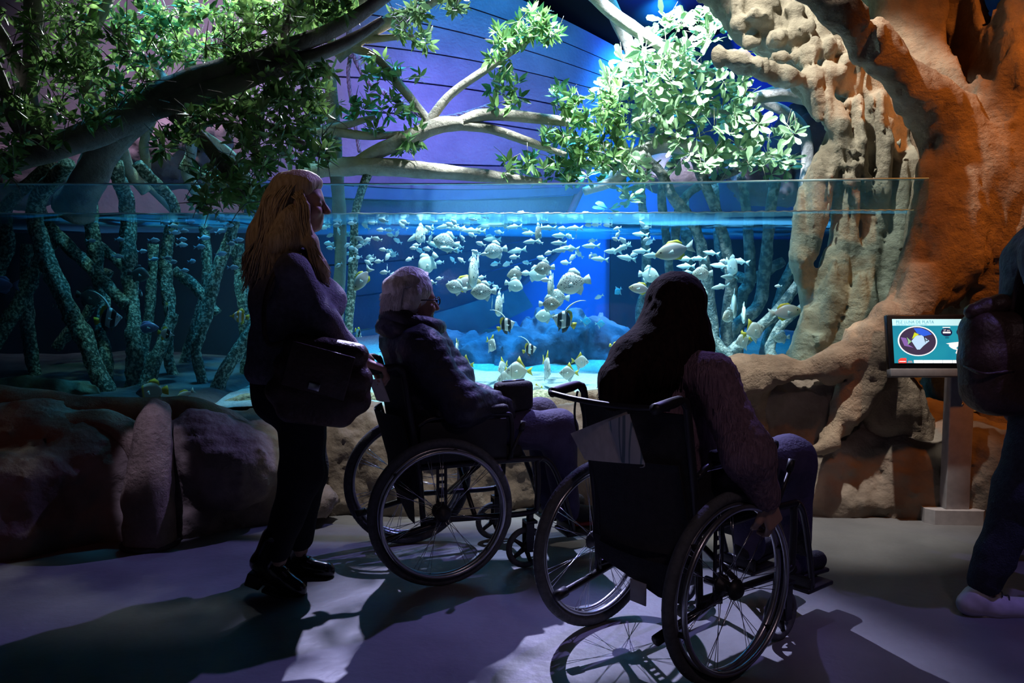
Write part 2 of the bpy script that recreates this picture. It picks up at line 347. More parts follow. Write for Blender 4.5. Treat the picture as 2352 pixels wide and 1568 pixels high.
# ---- tank: glass, water, sand bed
GL = [(-5.6, 4.92), (-2.0, 4.92), (-0.4, 4.92), (0.5, 4.89), (1.3, 4.78), (1.8, 4.68), (2.22, 4.63)]
GLZ0, GLZ1, WATER = 0.45, 1.785, 1.625
def glass_line(off, n=40):
    c = catmull([(x, y + off, 0) for x, y in GL], n); return c[:, :2]
def glass_slab(o0, o1, z0, z1, n=40):
    a, b = glass_line(o0, n), glass_line(o1, n); V = []
    for i in range(n): V += [[a[i][0], a[i][1], z0], [a[i][0], a[i][1], z1], [b[i][0], b[i][1], z1], [b[i][0], b[i][1], z0]]
    F = []
    for i in range(n - 1):
        for k in range(4): F.append([i * 4 + k, i * 4 + (k + 1) % 4, i * 4 + 4 + (k + 1) % 4, i * 4 + 4 + k])
    F.append([0, 3, 2, 1]); F.append([(n - 1) * 4 + k for k in range(4)])
    return (np.array(V), F)
def glass_material():
    m, n, b = material('acrylic_pane'); n.nodes.remove(b); L = n.links
    tr = nd(n, 'ShaderNodeBsdfTransparent'); tr.inputs[0].default_value = (0.90, 0.975, 0.985, 1)
    gl = nd(n, 'ShaderNodeBsdfGlossy'); gl.inputs['Roughness'].default_value = 0.01
    lw = nd(n, 'ShaderNodeLayerWeight'); lw.inputs[0].default_value = 0.5
    pw = nd(n, 'ShaderNodeMath', operation='POWER'); pw.inputs[1].default_value = 5.0; L.new(lw.outputs['Facing'], pw.inputs[0])
    ma = nd(n, 'ShaderNodeMath', operation='MULTIPLY_ADD'); ma.inputs[1].default_value = 0.5; ma.inputs[2].default_value = 0.02; L.new(pw.outputs[0], ma.inputs[0])
    mx = nd(n, 'ShaderNodeMixShader'); L.new(ma.outputs[0], mx.inputs[0]); L.new(tr.outputs[0], mx.inputs[1]); L.new(gl.outputs[0], mx.inputs[2])
    # reflected light painted as cyan haze in the pane, mostly above the waterline
    df = nd(n, 'ShaderNodeBsdfTranslucent'); df.inputs[0].default_value = (0.55, 0.85, 0.9, 1)
    df.inputs[0].default_value = (0.18, 0.62, 0.80, 1); tc = nd(n, 'ShaderNodeTexCoord'); sx = nd(n, 'ShaderNodeSeparateXYZ'); L.new(tc.outputs['Object'], sx.inputs[0])
    mr = nd(n, 'ShaderNodeMapRange'); mr.inputs['From Min'].default_value = WATER - 0.004; mr.inputs['From Max'].default_value = WATER + 0.004; mr.inputs['To Min'].default_value = 0.008; mr.inputs['To Max'].default_value = 0.085; L.new(sx.outputs['Z'], mr.inputs['Value'])
    m2 = nd(n, 'ShaderNodeMixShader'); L.new(mr.outputs[0], m2.inputs[0])
    L.new(mx.outputs[0], m2.inputs[1]); L.new(df.outputs[0], m2.inputs[2]); L.new(m2.outputs[0], n.nodes['Material Output'].inputs['Surface'])
    return m
M['glass'] = glass_material()
M['glass_edge'] = plain('polished_acrylic_edge', (0.55, 0.85, 0.90), 0.2)
gw = tag(mk('window_1', glass_slab(-0.03, 0.03, GLZ0, GLZ1), M['glass'], smooth=False), kind='structure')
mk('pane_edge', glass_slab(-0.031, 0.031, GLZ1, GLZ1 + 0.006), M['glass_edge'], gw, smooth=False)
def water_material():
    m, n, b = material('tank_water'); n.nodes.remove(b); L = n.links; out = n.nodes['Material Output']
    tr = nd(n, 'ShaderNodeBsdfTransparent'); tr.inputs[0].default_value = (0.97, 1, 1, 1)
    gl = nd(n, 'ShaderNodeBsdfGlossy'); gl.inputs['Roughness'].default_value = 0.10; gl.inputs[0].default_value = (0.75, 0.95, 1.0, 1)
    tc = nd(n, 'ShaderNodeTexCoord'); nz = nd(n, 'ShaderNodeTexNoise'); nz.inputs['Scale'].default_value = 9; nz.inputs['Detail'].default_value = 3; L.new(tc.outputs['Object'], nz.inputs['Vector'])
    bp = nd(n, 'ShaderNodeBump'); bp.inputs['Strength'].default_value = 0.10; bp.inputs['Distance'].default_value = 0.02; L.new(nz.outputs['Fac'], bp.inputs['Height']); L.new(bp.outputs[0], gl.inputs['Normal'])
    fr = nd(n, 'ShaderNodeFresnel'); fr.inputs[0].default_value = 1.33
    ge = nd(n, 'ShaderNodeNewGeometry'); sx = nd(n, 'ShaderNodeSeparateXYZ'); L.new(ge.outputs['True Normal'], sx.inputs[0])
    ab = nd(n, 'ShaderNodeMath', operation='ABSOLUTE'); L.new(sx.outputs['Z'], ab.inputs[0])
    gt = nd(n, 'ShaderNodeMath', operation='GREATER_THAN'); gt.inputs[1].default_value = 0.5; L.new(ab.outputs[0], gt.inputs[0])
    mu = nd(n, 'ShaderNodeMath', operation='MULTIPLY'); L.new(fr.outputs[0], mu.inputs[0]); L.new(gt.outputs[0], mu.inputs[1])
    mx = nd(n, 'ShaderNodeMixShader'); L.new(mu.outputs[0], mx.inputs[0]); L.new(tr.outputs[0], mx.inputs[1]); L.new(gl.outputs[0], mx.inputs[2])
    tl = nd(n, 'ShaderNodeBsdfTranslucent'); tl.inputs[0].default_value = (0.10, 0.42, 0.75, 1); tm = nd(n, 'ShaderNodeMath', operation='MULTIPLY'); tm.inputs[1].default_value = 0.16; L.new(gt.outputs[0], tm.inputs[0])  # blue share added to imitate the reflected glow under the surface
    m4 = nd(n, 'ShaderNodeMixShader'); L.new(tm.outputs[0], m4.inputs[0]); L.new(mx.outputs[0], m4.inputs[1]); L.new(tl.outputs[0], m4.inputs[2]); L.new(m4.outputs[0], out.inputs['Surface'])
    va = nd(n, 'ShaderNodeVolumeAbsorption'); va.inputs['Color'].default_value = (0.30, 0.80, 0.92, 1); va.inputs['Density'].default_value = 0.17
    vsn = nd(n, 'ShaderNodeVolumeScatter'); vsn.inputs['Color'].default_value = (0.15, 0.6, 1.0, 1); vsn.inputs['Density'].default_value = 0.010; vsn.inputs['Anisotropy'].default_value = 0.2
    ad = nd(n, 'ShaderNodeAddShader'); L.new(va.outputs[0], ad.inputs[0]); L.new(vsn.outputs[0], ad.inputs[1]); L.new(ad.outputs[0], out.inputs['Volume'])
    return m
M['water'] = water_material()
def water_body():
    a = glass_line(0.04, 40); n = len(a); V = []
    for x, y in a: V += [[x, y, 0.40], [x, y, WATER]]
    xs = [3.2, a[0][0]]
    V += [[xs[0], 9.18, 0.40], [xs[0], 9.18, WATER], [xs[1], 9.18, 0.40], [xs[1], 9.18, WATER]]
    m = 2 * n; F = [[2 * i, 2 * i + 2, 2 * i + 3, 2 * i + 1] for i in range(n - 1)]
    F += [[2 * n - 2, m, m + 1, 2 * n - 1], [m, m + 2, m + 3, m + 1], [m + 2, 0, 1, m + 3]]
    F.append([2 * i + 1 for i in range(n)] + [m + 1, m + 3]); F.append([m + 2, m] + [2 * i for i in range(n)][::-1])
    return (np.array(V), F)
tag(mk('water', water_body(), M['water'], smooth=False), kind='structure')
# foam line where the water meets the pane
fo = glass_line(0.05, 200); fv = [[x, y, WATER + 0.002 * math.sin(i * 1.7)] for i, (x, y) in enumerate(fo)]
M['foam'] = plain('water_meniscus', (0.75, 0.9, 0.95), 0.3)
tag(mk('water_meniscus', tube(fv, [0.0032 + 0.0022 * abs(math.sin(i * 0.9) * math.sin(i * 0.37)) for i in range(200)], 5), M['foam']), kind='structure')
def grid(x0, x1, y0, y1, nx, ny, fz):
    xs, ys = np.linspace(x0, x1, nx), np.linspace(y0, y1, ny); X, Y = np.meshgrid(xs, ys, indexing='ij'); Z = fz(X, Y)
    V = np.stack([X, Y, Z], -1).reshape(-1, 3); i = np.arange((nx - 1) * (ny - 1)); a = i // (ny - 1) * ny + i % (ny - 1)
    return (V, np.stack([a, a + ny, a + ny + 1, a + 1], 1))
def sandz(X, Y):
    q = np.stack([X * 0.9, Y * 0.9, X * 0], -1); return 0.52 + 0.05 * fbm(q, 3, 3) + 0.012 * fbm(q * 6, 3, 4) + 0.03 * (Y - 5.2)
tag(mk('ground_sand', grid(-1.75, 6.0, 4.80, 9.3, 90, 60, sandz), M['sand']), kind='structure')
tag(mk('ground_dark_bed', grid(-6.2, -1.7, 4.80, 9.3, 60, 60, lambda X, Y: sandz(X, Y) + 0.02 - 0.10 * np.clip((X + 1.9) / 0.2, 0, 1)), M['rock_dark']), kind='structure')  # darker bed to the left of the pale sand
# rounded gravel crest just behind the pane
gs = Sdf(0.05).chain([P(430, 955, 5.0), P(560, 932, 5.08), P(700, 925, 5.1), P(900, 930, 5.05), P(1100, 932, 5.05), P(1300, 922, 5.05), P(1480, 915, 5.0)], [0.03, 0.06, 0.07, 0.065, 0.065, 0.07, 0.05])
tag(mk('ground_gravel_crest', gs.mesh(0.02, lambda X: 0.018 * fbm(X * 16, 4, 2)), M['gravel']), kind='structure')
# ---- visitor-side rock plinth under the pane (one continuous shell)
def G(x, y):
    """floor point under a pixel"""
    d = FW + (x - IW / 2) / FPX * np.array([1., 0, 0]) + (IH / 2 - y) / FPX * UP; t = -CAMH / d[2]; return np.array([0, 0, CAMH]) + d * t
pl = Sdf(0.10)
front = [(-250, 1330), (0, 1285), (110, 1262), (260, 1245), (400, 1238), (520, 1218), (640, 1200), (760, 1185), (900, 1190), (1050, 1185), (1240, 1165), (1400, 1160), (1600, 1165), (1800, 1180), (1950, 1188), (2100, 1195), (2260, 1200), (2420, 1230)]
fr3 = [G(x, y) for x, y in front]
for i in range(len(fr3) - 1):
    a, b = fr3[i], fr3[i + 1]
    for z, back, r in ((0.05, 0.22, 0.2), (0.27, 0.26, 0.2)):
        pl.cap(a + [0, back, z], b + [0, back, z], r)
    yb = 4.80
    pl.cap([a[0], min(yb, a[1] + 0.62), 0.30], [b[0], min(yb, b[1] + 0.62), 0.30], 0.20)
# boulders and bulges of the plinth
def E(x, y, Y, rx, ry, rz, k=None): pl.ell(P(x, y, Y), (rx, ry, rz), None, k)
E(540, 1080, 4.25, 0.24, 0.25, 0.22, 0.04); E(470, 1030, 4.3, 0.22, 0.25, 0.20, 0.04); E(610, 1020, 4.45, 0.20, 0.2, 0.13, 0.04)
E(730, 1150, 4.30, 0.12, 0.14, 0.10, 0.02); E(840, 1010, 4.7, 0.26, 0.22, 0.22, 0.06); E(960, 1100, 4.75, 0.24, 0.2, 0.18, 0.06)
E(1310, 990, 4.70, 0.17, 0.18, 0.16, 0.04); E(1260, 1090, 4.80, 0.2, 0.2, 0.16, 0.05); E(1180, 1010, 4.85, 0.25, 0.2, 0.2, 0.06)
E(60, 1010, 4.3, 0.36, 0.3, 0.20, 0.06); E(30, 1120, 4.05, 0.25, 0.2, 0.16, 0.03); E(200, 1060, 4.25, 0.30, 0.25, 0.25, 0.06); E(110, 1200, 4.0, 0.22, 0.2, 0.12, 0.03)
E(1830, 925, 4.60, 0.42, 0.08, 0.27, 0.06); E(1480, 960, 4.8, 0.35, 0.2, 0.14, 0.06); E(1650, 1010, 4.75, 0.3, 0.2, 0.22, 0.06); E(1950, 1100, 4.75, 0.45, 0.25, 0.25, 0.08); E(2060, 1010, 4.85, 0.25, 0.2, 0.25, 0.08)
def pdisp(X): return 0.030 * fbm(X * 4.5, 3, 11) + 0.012 * fbm(X * 19, 3, 12, True)
tag(mk('rock_plinth', pl.mesh(0.024, pdisp, lo=(-4.4, 3.45, -0.05), hi=(3.6, 5.15, 0.95)), M['rock']), kind='structure')
# ================================================================== boat hull behind the tank
STEM = np.array([[0.0, 1440, 120], [0.3, 1405, 225], [0.6, 1335, 430], [0.75, 1305, 500], [0.9, 1280, 580], [1.0, 1195, 655], [1.12, 1225, 705]])
def hull_pt(t, row):
    """t 0..1 from midships to the stem, row 0..1.12 from the sheer down to the keel; the planks fan out of the bow"""
    ex, ey = np.interp(row, STEM[:, 0], STEM[:, 1]), np.interp(row, STEM[:, 0], STEM[:, 2])
    x = 560 + (ex - 560) * t; e = t ** 1.7
    y = (-170 + row * 960) * (1 - e) + ey * e + 22 * math.sin(min(row, 1) * math.pi) * math.sin(t * math.pi) * (1 if row > 0.5 else -0.6)
    Yd = 7.75 + 0.75 * t ** 2 + 0.5 * (min(row, .55) - 0.55) ** 2 + 1.35 * max(0, row - 0.56)
    return P(x, y, min(Yd, 9.1))
M['hull_low'] = mat('hull_underside_shade', (0.06, 0.10, 0.22), (0.04, 0.07, 0.16), 0.75, 3.0, 9, 0.2, 40)  # shade under the hull, put into the colour of the submerged planks
M['keel'] = mat('teal_keel', (0.16, 0.36, 0.46), (0.12, 0.28, 0.38), 0.7, 4, 6, 0.2, 30)  # keel strake, lighter and more teal than the planks above it
hull = thing('boat_hull', (-0.6, 8.3, 0.5), 'violet planked wooden boat hull hanging behind the aquarium, bow to the right', 'boat')
rows = [0.0, 0.10, 0.19, 0.275, 0.36, 0.445, 0.53, 0.60, 0.635, 0.72, 0.81, 0.90, 1.0, 1.12]
for i in range(len(rows) - 1):
    r0, r1 = rows[i] + 0.0022, rows[i + 1] - 0.0022; n = 30; V = []
    xs = np.linspace(0, 1, n); st = (i == 7)
    for x in xs:
        a, b = hull_pt(x, r0), hull_pt(x, r1); m = (a + b) / 2
        for q in (a, m, b): V.append(q - np.array([0, 0.055 if st else 0.0, 0]))
        for q in (b, a): V.append(q + np.array([0, 0.05, 0]))
    F = []
    for k in range(n - 1):
        for j in range(5): F.append([k * 5 + j, k * 5 + (j + 1) % 5, k * 5 + 5 + (j + 1) % 5, k * 5 + 5 + j])
    F.append([0, 1, 2, 3, 4]); F.append([(n - 1) * 5 + j for j in (4, 3, 2, 1, 0)])
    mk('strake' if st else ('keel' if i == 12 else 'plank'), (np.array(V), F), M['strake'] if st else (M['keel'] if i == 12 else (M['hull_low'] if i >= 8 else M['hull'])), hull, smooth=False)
mk('stem_post', tube([hull_pt(1, r) for r in (0.0, 0.2, 0.4, 0.6, 0.75, 0.9, 1.0)], [0.05, 0.045, 0.04, 0.04, 0.04, 0.035, 0.03], 8, 30), M['hull'], hull)
# mooring rope in three twisted strands
def rope(name, pts, r, label):
    t = thing(name, tuple(pts[0]), label, 'rope'); c = catmull(pts, 90)
    L = np.concatenate([[0], np.cumsum(np.linalg.norm(np.diff(c, axis=0), axis=1))])
    for k in range(3):
        q = []
        for i in range(90):
            T = unit(c[min(i + 1, 89)] - c[max(i - 1, 0)]); u = unit(np.cross(T, [0, 1, 0.1])); v = np.cross(T, u); a = L[i] / (r * 7) * 2 * math.pi + k * 2.094
            q.append(c[i] + (u * math.cos(a) + v * math.sin(a)) * r * 0.55)
        mk('strand', tube(q, r * 0.6, 6), M['rope'], t)
rope('mooring_rope', [P(790, -560, 7.2), P(800, 60, 7.2), P(815, 130, 7.2), P(850, 190, 7.15), P(905, 225, 7.1), P(960, 260, 7.1), P(1010, 272, 7.1), P(1070, 262, 7.2), P(1140, 238, 7.3)], 0.024, 'thick twisted rope slung across the violet hull behind the forked branch')
rope('side_rope', [P(800, -560, 7.3), P(805, 60, 7.3), P(800, 170, 7.3), P(812, 260, 7.3), P(826, 350, 7.3)], 0.016, 'thin rope hanging straight down at the left end of the violet hull')
# rocks of the set behind the tank
def boulder(name, c, r, label, m, seed, res=0.035, amp=0.10):
    s = Sdf(0.05); rr = np.random.default_rng(seed)
    s.ell(c, r)
    for k in range(4): s.ell(np.array(c) + rr.uniform(-0.5, 0.5, 3) * r, np.array(r) * rr.uniform(0.45, 0.7))
    rm = min(r)
    return tag(mk(name, s.mesh(res, lambda X: rm * amp * (2.2 * fbm(X / rm * 0.8, 3, seed) + 0.7 * fbm(X / rm * 3, 3, seed + 3, True))), m), label, 'rock')
rf = Sdf(0.05)
for (x, y, Y, r) in ((1190, 820, 7.0, (.40, .4, .30)), (1100, 830, 7.0, (.30, .35, .24)), (1290, 800, 7.1, (.34, .4, .32)), (1370, 810, 7.3, (.36, .4, .33)), (1010, 820, 7.2, (.34, .35, .24)), (1240, 790, 7.2, (.2, .3, .27)), (1420, 850, 7.1, (.3, .3, .25)), (930, 835, 7.2, (.3, .3, .18))): rf.ell(P(x, y, Y), r, None, 0.03)
tag(mk('reef_rock', rf.mesh(0.028, lambda X: 0.05 * fbm(X * np.array([3.5, 3.5, 2]), 3, 3) + 0.035 * fbm(X * np.array([9, 9, 4]), 3, 6, True)), M['rock_blue']), 'large blue lit reef boulder rising from the sand in mid tank', 'rock')
boulder('reef_rock', P(1590, 870, 6.4), (0.45, 0.3, 0.2), 'dark blue rock low behind the dark haired woman', M['rock_blue'], 9, 0.03)
boulder('set_rock', P(370, 350, 7.6), (0.55, 0.4, 0.32), 'mauve rock between the left tree trunks above the tank', M['rock_mauve'], 21)
boulder('set_rock', P(60, 400, 7.2), (0.5, 0.4, 0.3), 'mauve rock at the far left above the tank rim', M['rock_mauve'], 22)
boulder('set_rock', P(1555, 385, 7.7), (0.4, 0.35, 0.26), 'purple rock under the broad leaved plant', M['rock_mauve'], 23)
boulder('set_rock', P(1850, 330, 8.0), (0.36, 0.35, 0.5), 'purple rock beside the knobbly fig trunk above the waterline', M['rock_mauve'], 24)
boulder('set_rock', P(1790, 425, 7.3), (0.4, 0.3, 0.2), 'low purple rock right behind the tank rim', M['rock_mauve'], 25)
boulder('tank_rock', P(70, 900, 5.25), (0.42, 0.12, 0.09), 'grey green rock ledge lying in the bottom left tank corner', mat('algae_rock', (0.20, 0.22, 0.14), (0.09, 0.10, 0.07), 0.9, 6, 8, 0.7, 20), 33, 0.022)
# ================================================================== TREES
M['bark_grey'] = bark_mat('grey_bark', (0.30, 0.27, 0.25), (0.13, 0.115, 0.11), 10, 0.6)
M['bark_tan'] = bark_mat('tan_bark', (0.42, 0.37, 0.29), (0.22, 0.19, 0.15), 10, 0.6)
M['bark_pale'] = bark_mat('pale_bark', (0.55, 0.53, 0.50), (0.34, 0.32, 0.31), 10, 0.5)
M['bark_fig'] = bark_mat('fig_bark', (0.42, 0.385, 0.30), (0.20, 0.18, 0.135), 16, 0.5)
M['bark_trunk'] = bark_mat('trunk_bark', (0.40, 0.31, 0.22), (0.19, 0.14, 0.10), 16, 0.65)
M['root_algae'] = mat('algae_crusted_root', (0.42, 0.44, 0.34), (0.05, 0.075, 0.055), 0.9, 55, 8, 1.0, 90, ramp=(0.46, 0.62))
M['root_teal'] = mat('teal_crusted_root', (0.30, 0.30, 0.26), (0.07, 0.10, 0.10), 0.9, 22, 8, 1.0, 60, ramp=(0.42, 0.62))
M['leaf'] = leaf_mat('glossy_leaf', (0.20, 0.36, 0.10), (0.05, 0.12, 0.035))
M['leaf_pale'] = leaf_mat('pale_leaf', (0.34, 0.50, 0.26), (0.14, 0.27, 0.12))
LEAF_V = np.array([[0, 0, 0], [.25, .5, .10], [.25, 0, 0], [.25, -.5, .10], [.62, .44, .07], [.62, 0, -.03], [.62, -.44, .07], [1, 0, -.10]])
LEAF_F = [[0, 2, 1], [0, 3, 2], [1, 2, 5, 4], [2, 3, 6, 5], [4, 5, 7], [5, 6, 7]]
PET_V = np.array([[0, 0, 0], [.12, .06, .0], [.12, 0, 0], [.12, -.06, .0], [.6, .46, .08], [.62, 0, 0], [.6, -.46, .08], [.92, .34, .04], [1, 0, -.04], [.92, -.34, .04]])
PET_F = [[0, 2, 1], [0, 3, 2], [1, 2, 5, 4], [2, 3, 6, 5], [4, 5, 8, 7], [5, 6, 9, 8]]
def leaf_mats(rr, c, axis, n, L, wd, spread, stem=0.012):
    """one whorl: 4x4 matrices (scaled) of n leaves round an axis"""
    axis = unit(axis); u = unit(np.cross(axis, [0.31, 0.2, 0.9])); v = np.cross(axis, u); out = []; p0 = rr.uniform(0, 6.28)
    for k in range(n):
        a = p0 + k * 2.39996 + rr.uniform(-0.25, 0.25); sp = spread * rr.uniform(0.65, 1.2)
        d = unit(axis * math.cos(sp) + (u * math.cos(a) + v * math.sin(a)) * math.sin(sp) - np.array([0, 0, 0.12]))
        s = np.cross(axis, d); s = unit(s + rr.normal(0, 0.25, 3)); s = unit(s - d * np.dot(s, d)); nrm = np.cross(d, s)
        l = L * rr.uniform(0.7, 1.2); w_ = l * wd * rr.uniform(0.85, 1.15); m = np.eye(4)
        m[:3, 0] = d * l; m[:3, 1] = s * w_; m[:3, 2] = nrm * w_; m[:3, 3] = c + axis * rr.uniform(-0.02, 0.02) + d * stem
        out.append(m)
    return out
def put_leaves(tree, mats, mt, LV, LF, singles=300, score=None):
    mats = np.array(mats)
    pos = mats[:, :3, 3]; inf = []
    q = pos - np.array([0, 0, CAMH]); zc = q @ FW; px = 1176 + FPX * q[:, 0] / zc; py = 784 - FPX * (q @ UP) / zc
    vis = (px > 10) & (px < 2342) & (py > 10)
    order = np.argsort(np.where(vis, 0, 100) + pos[:, 1] + 0.0)
    me = new_mesh('leaf', LV, LF, False); me.materials.append(mt)
    off = wloc(tree)
    for i in order[:singles]:
        o = bpy.data.objects.new('leaf', me); C.objects.link(o); o.parent = tree
        m = mats[i].copy(); m[:3, 3] -= off; o.matrix_local = Matrix(m.tolist())
    rest = order[singles:]
    if len(rest):
        A = mats[rest]; V = (np.einsum('nij,kj->nki', A[:, :3, :3], LV) + A[:, None, :3, 3]).reshape(-1, 3); n = len(LV)
        F = [[i * n + j for j in f] for i in range(len(rest)) for f in LF]
        o = mk('foliage', (V, F), mt, tree, smooth=False); o['kind'] = 'stuff'
def limb(tree, name, pts, mt, bark=0.10, seg=10, n=None, seed=0, Y=None, freq=7):
    """pts: (x, y, r_px) at depth Y or (x, y, Y, r_px)"""
    q, r = [], []
    for p in pts:
        y = Y if len(p) == 3 else p[2]; q.append(P(p[0], p[1], y)); r.append(p[-1] / ppm(y))
    return mk(name, tube(q, r, seg, n or max(8, 6 * len(pts)), bark, freq, seed), mt, tree)
def twigs(rr, ctr, n, L, r=0.0035):
    T = []
    for k in range(n):
        d = unit(rr.normal(0, 1, 3) + [0, 0, 0.4]); T.append(tube([ctr, ctr + d * L * 0.5 + [0, 0, 0.01], ctr + d * L], [r, r * 0.8, r * 0.5], 4))
    return T
# ---- big dark mangrove at the left, overhanging the pane
rr = np.random.default_rng(5)
tA = thing('mangrove_tree', tuple(P(215, 900, 5.6)), 'large dark mangrove with glossy leaves arching over the left half of the tank', 'tree')
limb(tA, 'trunk', [(165, 480, 5.35, 46), (205, 410, 5.25, 40), (255, 325, 5.15, 36), (340, 250, 5.05, 32)], M['bark_grey'], 0.14, 16, 30, 1)
limb(tA, 'branch', [(-90, 400, 5.05, 22), (60, 362, 5.0, 26), (180, 318, 5.0, 30), (300, 268, 5.0, 34), (400, 205, 4.95, 32), (520, 160, 4.9, 26), (650, 115, 4.85, 21), (790, 55, 4.8, 17), (930, -40, 4.8, 12)], M['bark_grey'], 0.13, 14, 64, 2)
limb(tA, 'branch', [(330, 255, 5.0, 28), (470, 215, 4.9, 26), (590, 172, 4.85, 20), (710, 132, 4.85, 16), (800, 95, 4.85, 13), (880, 45, 4.85, 9)], M['bark_grey'], 0.13, 12, 44, 3)
limb(tA, 'branch', [(75, -60, 5.0, 20), (78, 40, 5.0, 19), (72, 140, 5.0, 18), (66, 230, 5.0, 18), (100, 330, 5.0, 20)], M['bark_grey'], 0.12, 12, 30, 4)
limb(tA, 'branch', [(-30, 30, 5.0, 14), (20, 110, 5.0, 13), (62, 190, 5.0, 12)], M['bark_grey'], 0.12, 10, 18, 5)
limb(tA, 'branch', [(-40, 90, 4.9, 12), (5, 190, 4.9, 13), (30, 270, 4.95, 15), (80, 345, 5.0, 16)], M['bark_grey'], 0.12, 10, 22, 6)
limb(tA, 'branch', [(250, -30, 5.2, 22), (215, 60, 5.2, 18), (190, 150, 5.15, 16), (230, 290, 5.1, 16)], M['bark_grey'], 0.12, 10, 22, 7)
limb(tA, 'branch', [(345, 130, 5.2, 8), (365, 165, 5.15, 10), (392, 200, 5.0, 10)], M['bark_pale'], 0.1, 8, 12, 8)
limb(tA, 'branch', [(400, 262, 5.0, 18), (455, 310, 4.95, 16), (500, 365, 4.85, 14), (540, 420, 4.75, 10), (560, 455, 4.7, 6)], M['bark_grey'], 0.12, 10, 24, 9)
limb(tA, 'branch', [(470, 220, 4.95, 12), (560, 260, 4.9, 10), (640, 300, 4.85, 8), (700, 330, 4.8, 5)], M['bark_grey'], 0.1, 8, 20, 10)
limb(tA, 'branch', [(600, 160, 4.9, 10), (660, 60, 4.95, 9), (700, -20, 5.0, 8)], M['bark_grey'], 0.1, 8, 16, 11)
limb(tA, 'prop_trunk', [(335, 440, 6.2, 13), (300, 395, 6.1, 12), (280, 340, 5.9, 13), (262, 300, 5.5, 15)], M['bark_tan'], 0.12, 10, 22, 12)
limb(tA, 'prop_trunk', [(325, 430, 6.3, 12), (335, 380, 6.3, 11), (330, 330, 6.2, 11), (350, 270, 5.8, 12)], M['bark_tan'], 0.12, 10, 22, 13)
limb(tA, 'prop_trunk', [(470, 470, 6.4, 14), (430, 400, 6.3, 13), (440, 340, 6.2, 12), (420, 260, 5.8, 12)], M['bark_pale'], 0.12, 10, 22, 14)
limb(tA, 'prop_trunk', [(400, 480, 6.5, 12), (360, 440, 6.4, 12), (310, 400, 6.3, 11), (270, 360, 6.0, 11)], M['bark_pale'], 0.12, 10, 22, 15)
limb(tA, 'prop_trunk', [(590, 470, 6.2, 12), (560, 400, 6.1, 13), (520, 350, 5.8, 13), (450, 300, 5.4, 12)], M['bark_tan'], 0.12, 10, 22, 16)
ROOTS_A = [
    [(90, 470, 6.0, 15), (125, 535, 5.9, 15), (151, 560, 5.8, 15), (217, 625, 5.7, 14), (290, 700, 5.6, 13)],
    [(80, 470, 5.6, 18), (105, 583, 5.5, 19), (161, 713, 5.45, 20), (196, 783, 5.4, 20), (224, 853, 5.4, 19), (268, 935, 5.4, 18)],
    [(229, 760, 5.7, 12), (242, 818, 5.6, 15), (246, 871, 5.6, 15), (250, 930, 5.6, 16)],
    [(204, 440, 5.9, 17), (209, 503, 5.9, 17), (216, 573, 5.9, 17), (224, 618, 5.9, 15), (236, 700, 5.9, 15), (230, 770, 5.8, 12)],
    [(292, 470, 5.8, 17), (296, 573, 5.75, 17), (299, 660, 5.7, 17), (309, 766, 5.6, 18), (312, 836, 5.6, 18), (296, 935, 5.6, 16)],
    [(400, 470, 5.9, 12), (388, 538, 5.9, 14), (380, 625, 5.85, 15), (390, 713, 5.8, 14), (396, 740, 5.8, 12)],
    [(400, 720, 5.7, 12), (380, 770, 5.65, 14), (361, 818, 5.6, 16), (336, 885, 5.55, 17), (325, 935, 5.5, 17)],
    [(540, 500, 5.8, 12), (526, 552, 5.8, 13), (498, 625, 5.75, 14), (466, 748, 5.7, 14), (450, 805, 5.7, 12), (462, 860, 5.7, 12), (482, 930, 5.7, 12)],
    [(600, 720, 5.6, 14), (563, 783, 5.55, 15), (519, 846, 5.5, 16), (486, 930, 5.5, 16)],
    [(385, 760, 6.0, 11), (390, 836, 6.0, 11), (421, 905, 5.9, 11), (440, 940, 5.9, 11)],
    [(545, 560, 6.1, 14), (552, 640, 6.1, 14), (563, 731, 6.0, 14), (566, 830, 6.0, 14), (560, 940, 6.0, 14)],
    [(130, 540, 5.9, 14), (90, 600, 5.9, 16), (35, 713, 5.8, 17), (-20, 800, 5.7, 17)],
    [(60, 560, 6.2, 13), (62, 700, 6.2, 14), (66, 770, 6.1, 15), (84, 880, 6.1, 16)],
    [(400, 620, 6.1, 10), (425, 640, 6.1, 12), (460, 672, 6.1, 12), (500, 720, 6.1, 10)],
    [(352, 560, 6.3, 12), (350, 640, 6.3, 12), (342, 720, 6.3, 12), (330, 830, 6.3, 12), (345, 940, 6.3, 12)],
    [(215, 555, 6.0, 10), (240, 575, 6.0, 11), (284, 612, 6.0, 11), (300, 640, 5.95, 11)],
    [(468, 520, 6.4, 11), (476, 600, 6.4, 12), (470, 680, 6.4, 12), (440, 780, 6.4, 12), (400, 900, 6.4, 12)],
    [(10, 480, 6.1, 15), (20, 560, 6.1, 15), (-10, 640, 6.1, 15)],
    [(600, 480, 6.3, 13), (620, 600, 6.3, 13), (600, 760, 6.2, 14), (620, 930, 6.2, 14)],
    [(130, 800, 6.4, 12), (160, 760, 6.4, 12), (200, 720, 6.4, 11), (250, 620, 6.4, 11)]]
for i, q in enumerate(ROOTS_A):
    if 430 < q[0][1] <= 485: q.insert(0, ((q[0][0] + 230) / 2, 375, q[0][2] - 0.25, q[0][3]))
    limb(tA, 'prop_root', q, M['root_algae'], 0.22, 12, 10 * len(q), 30 + i, freq=16)
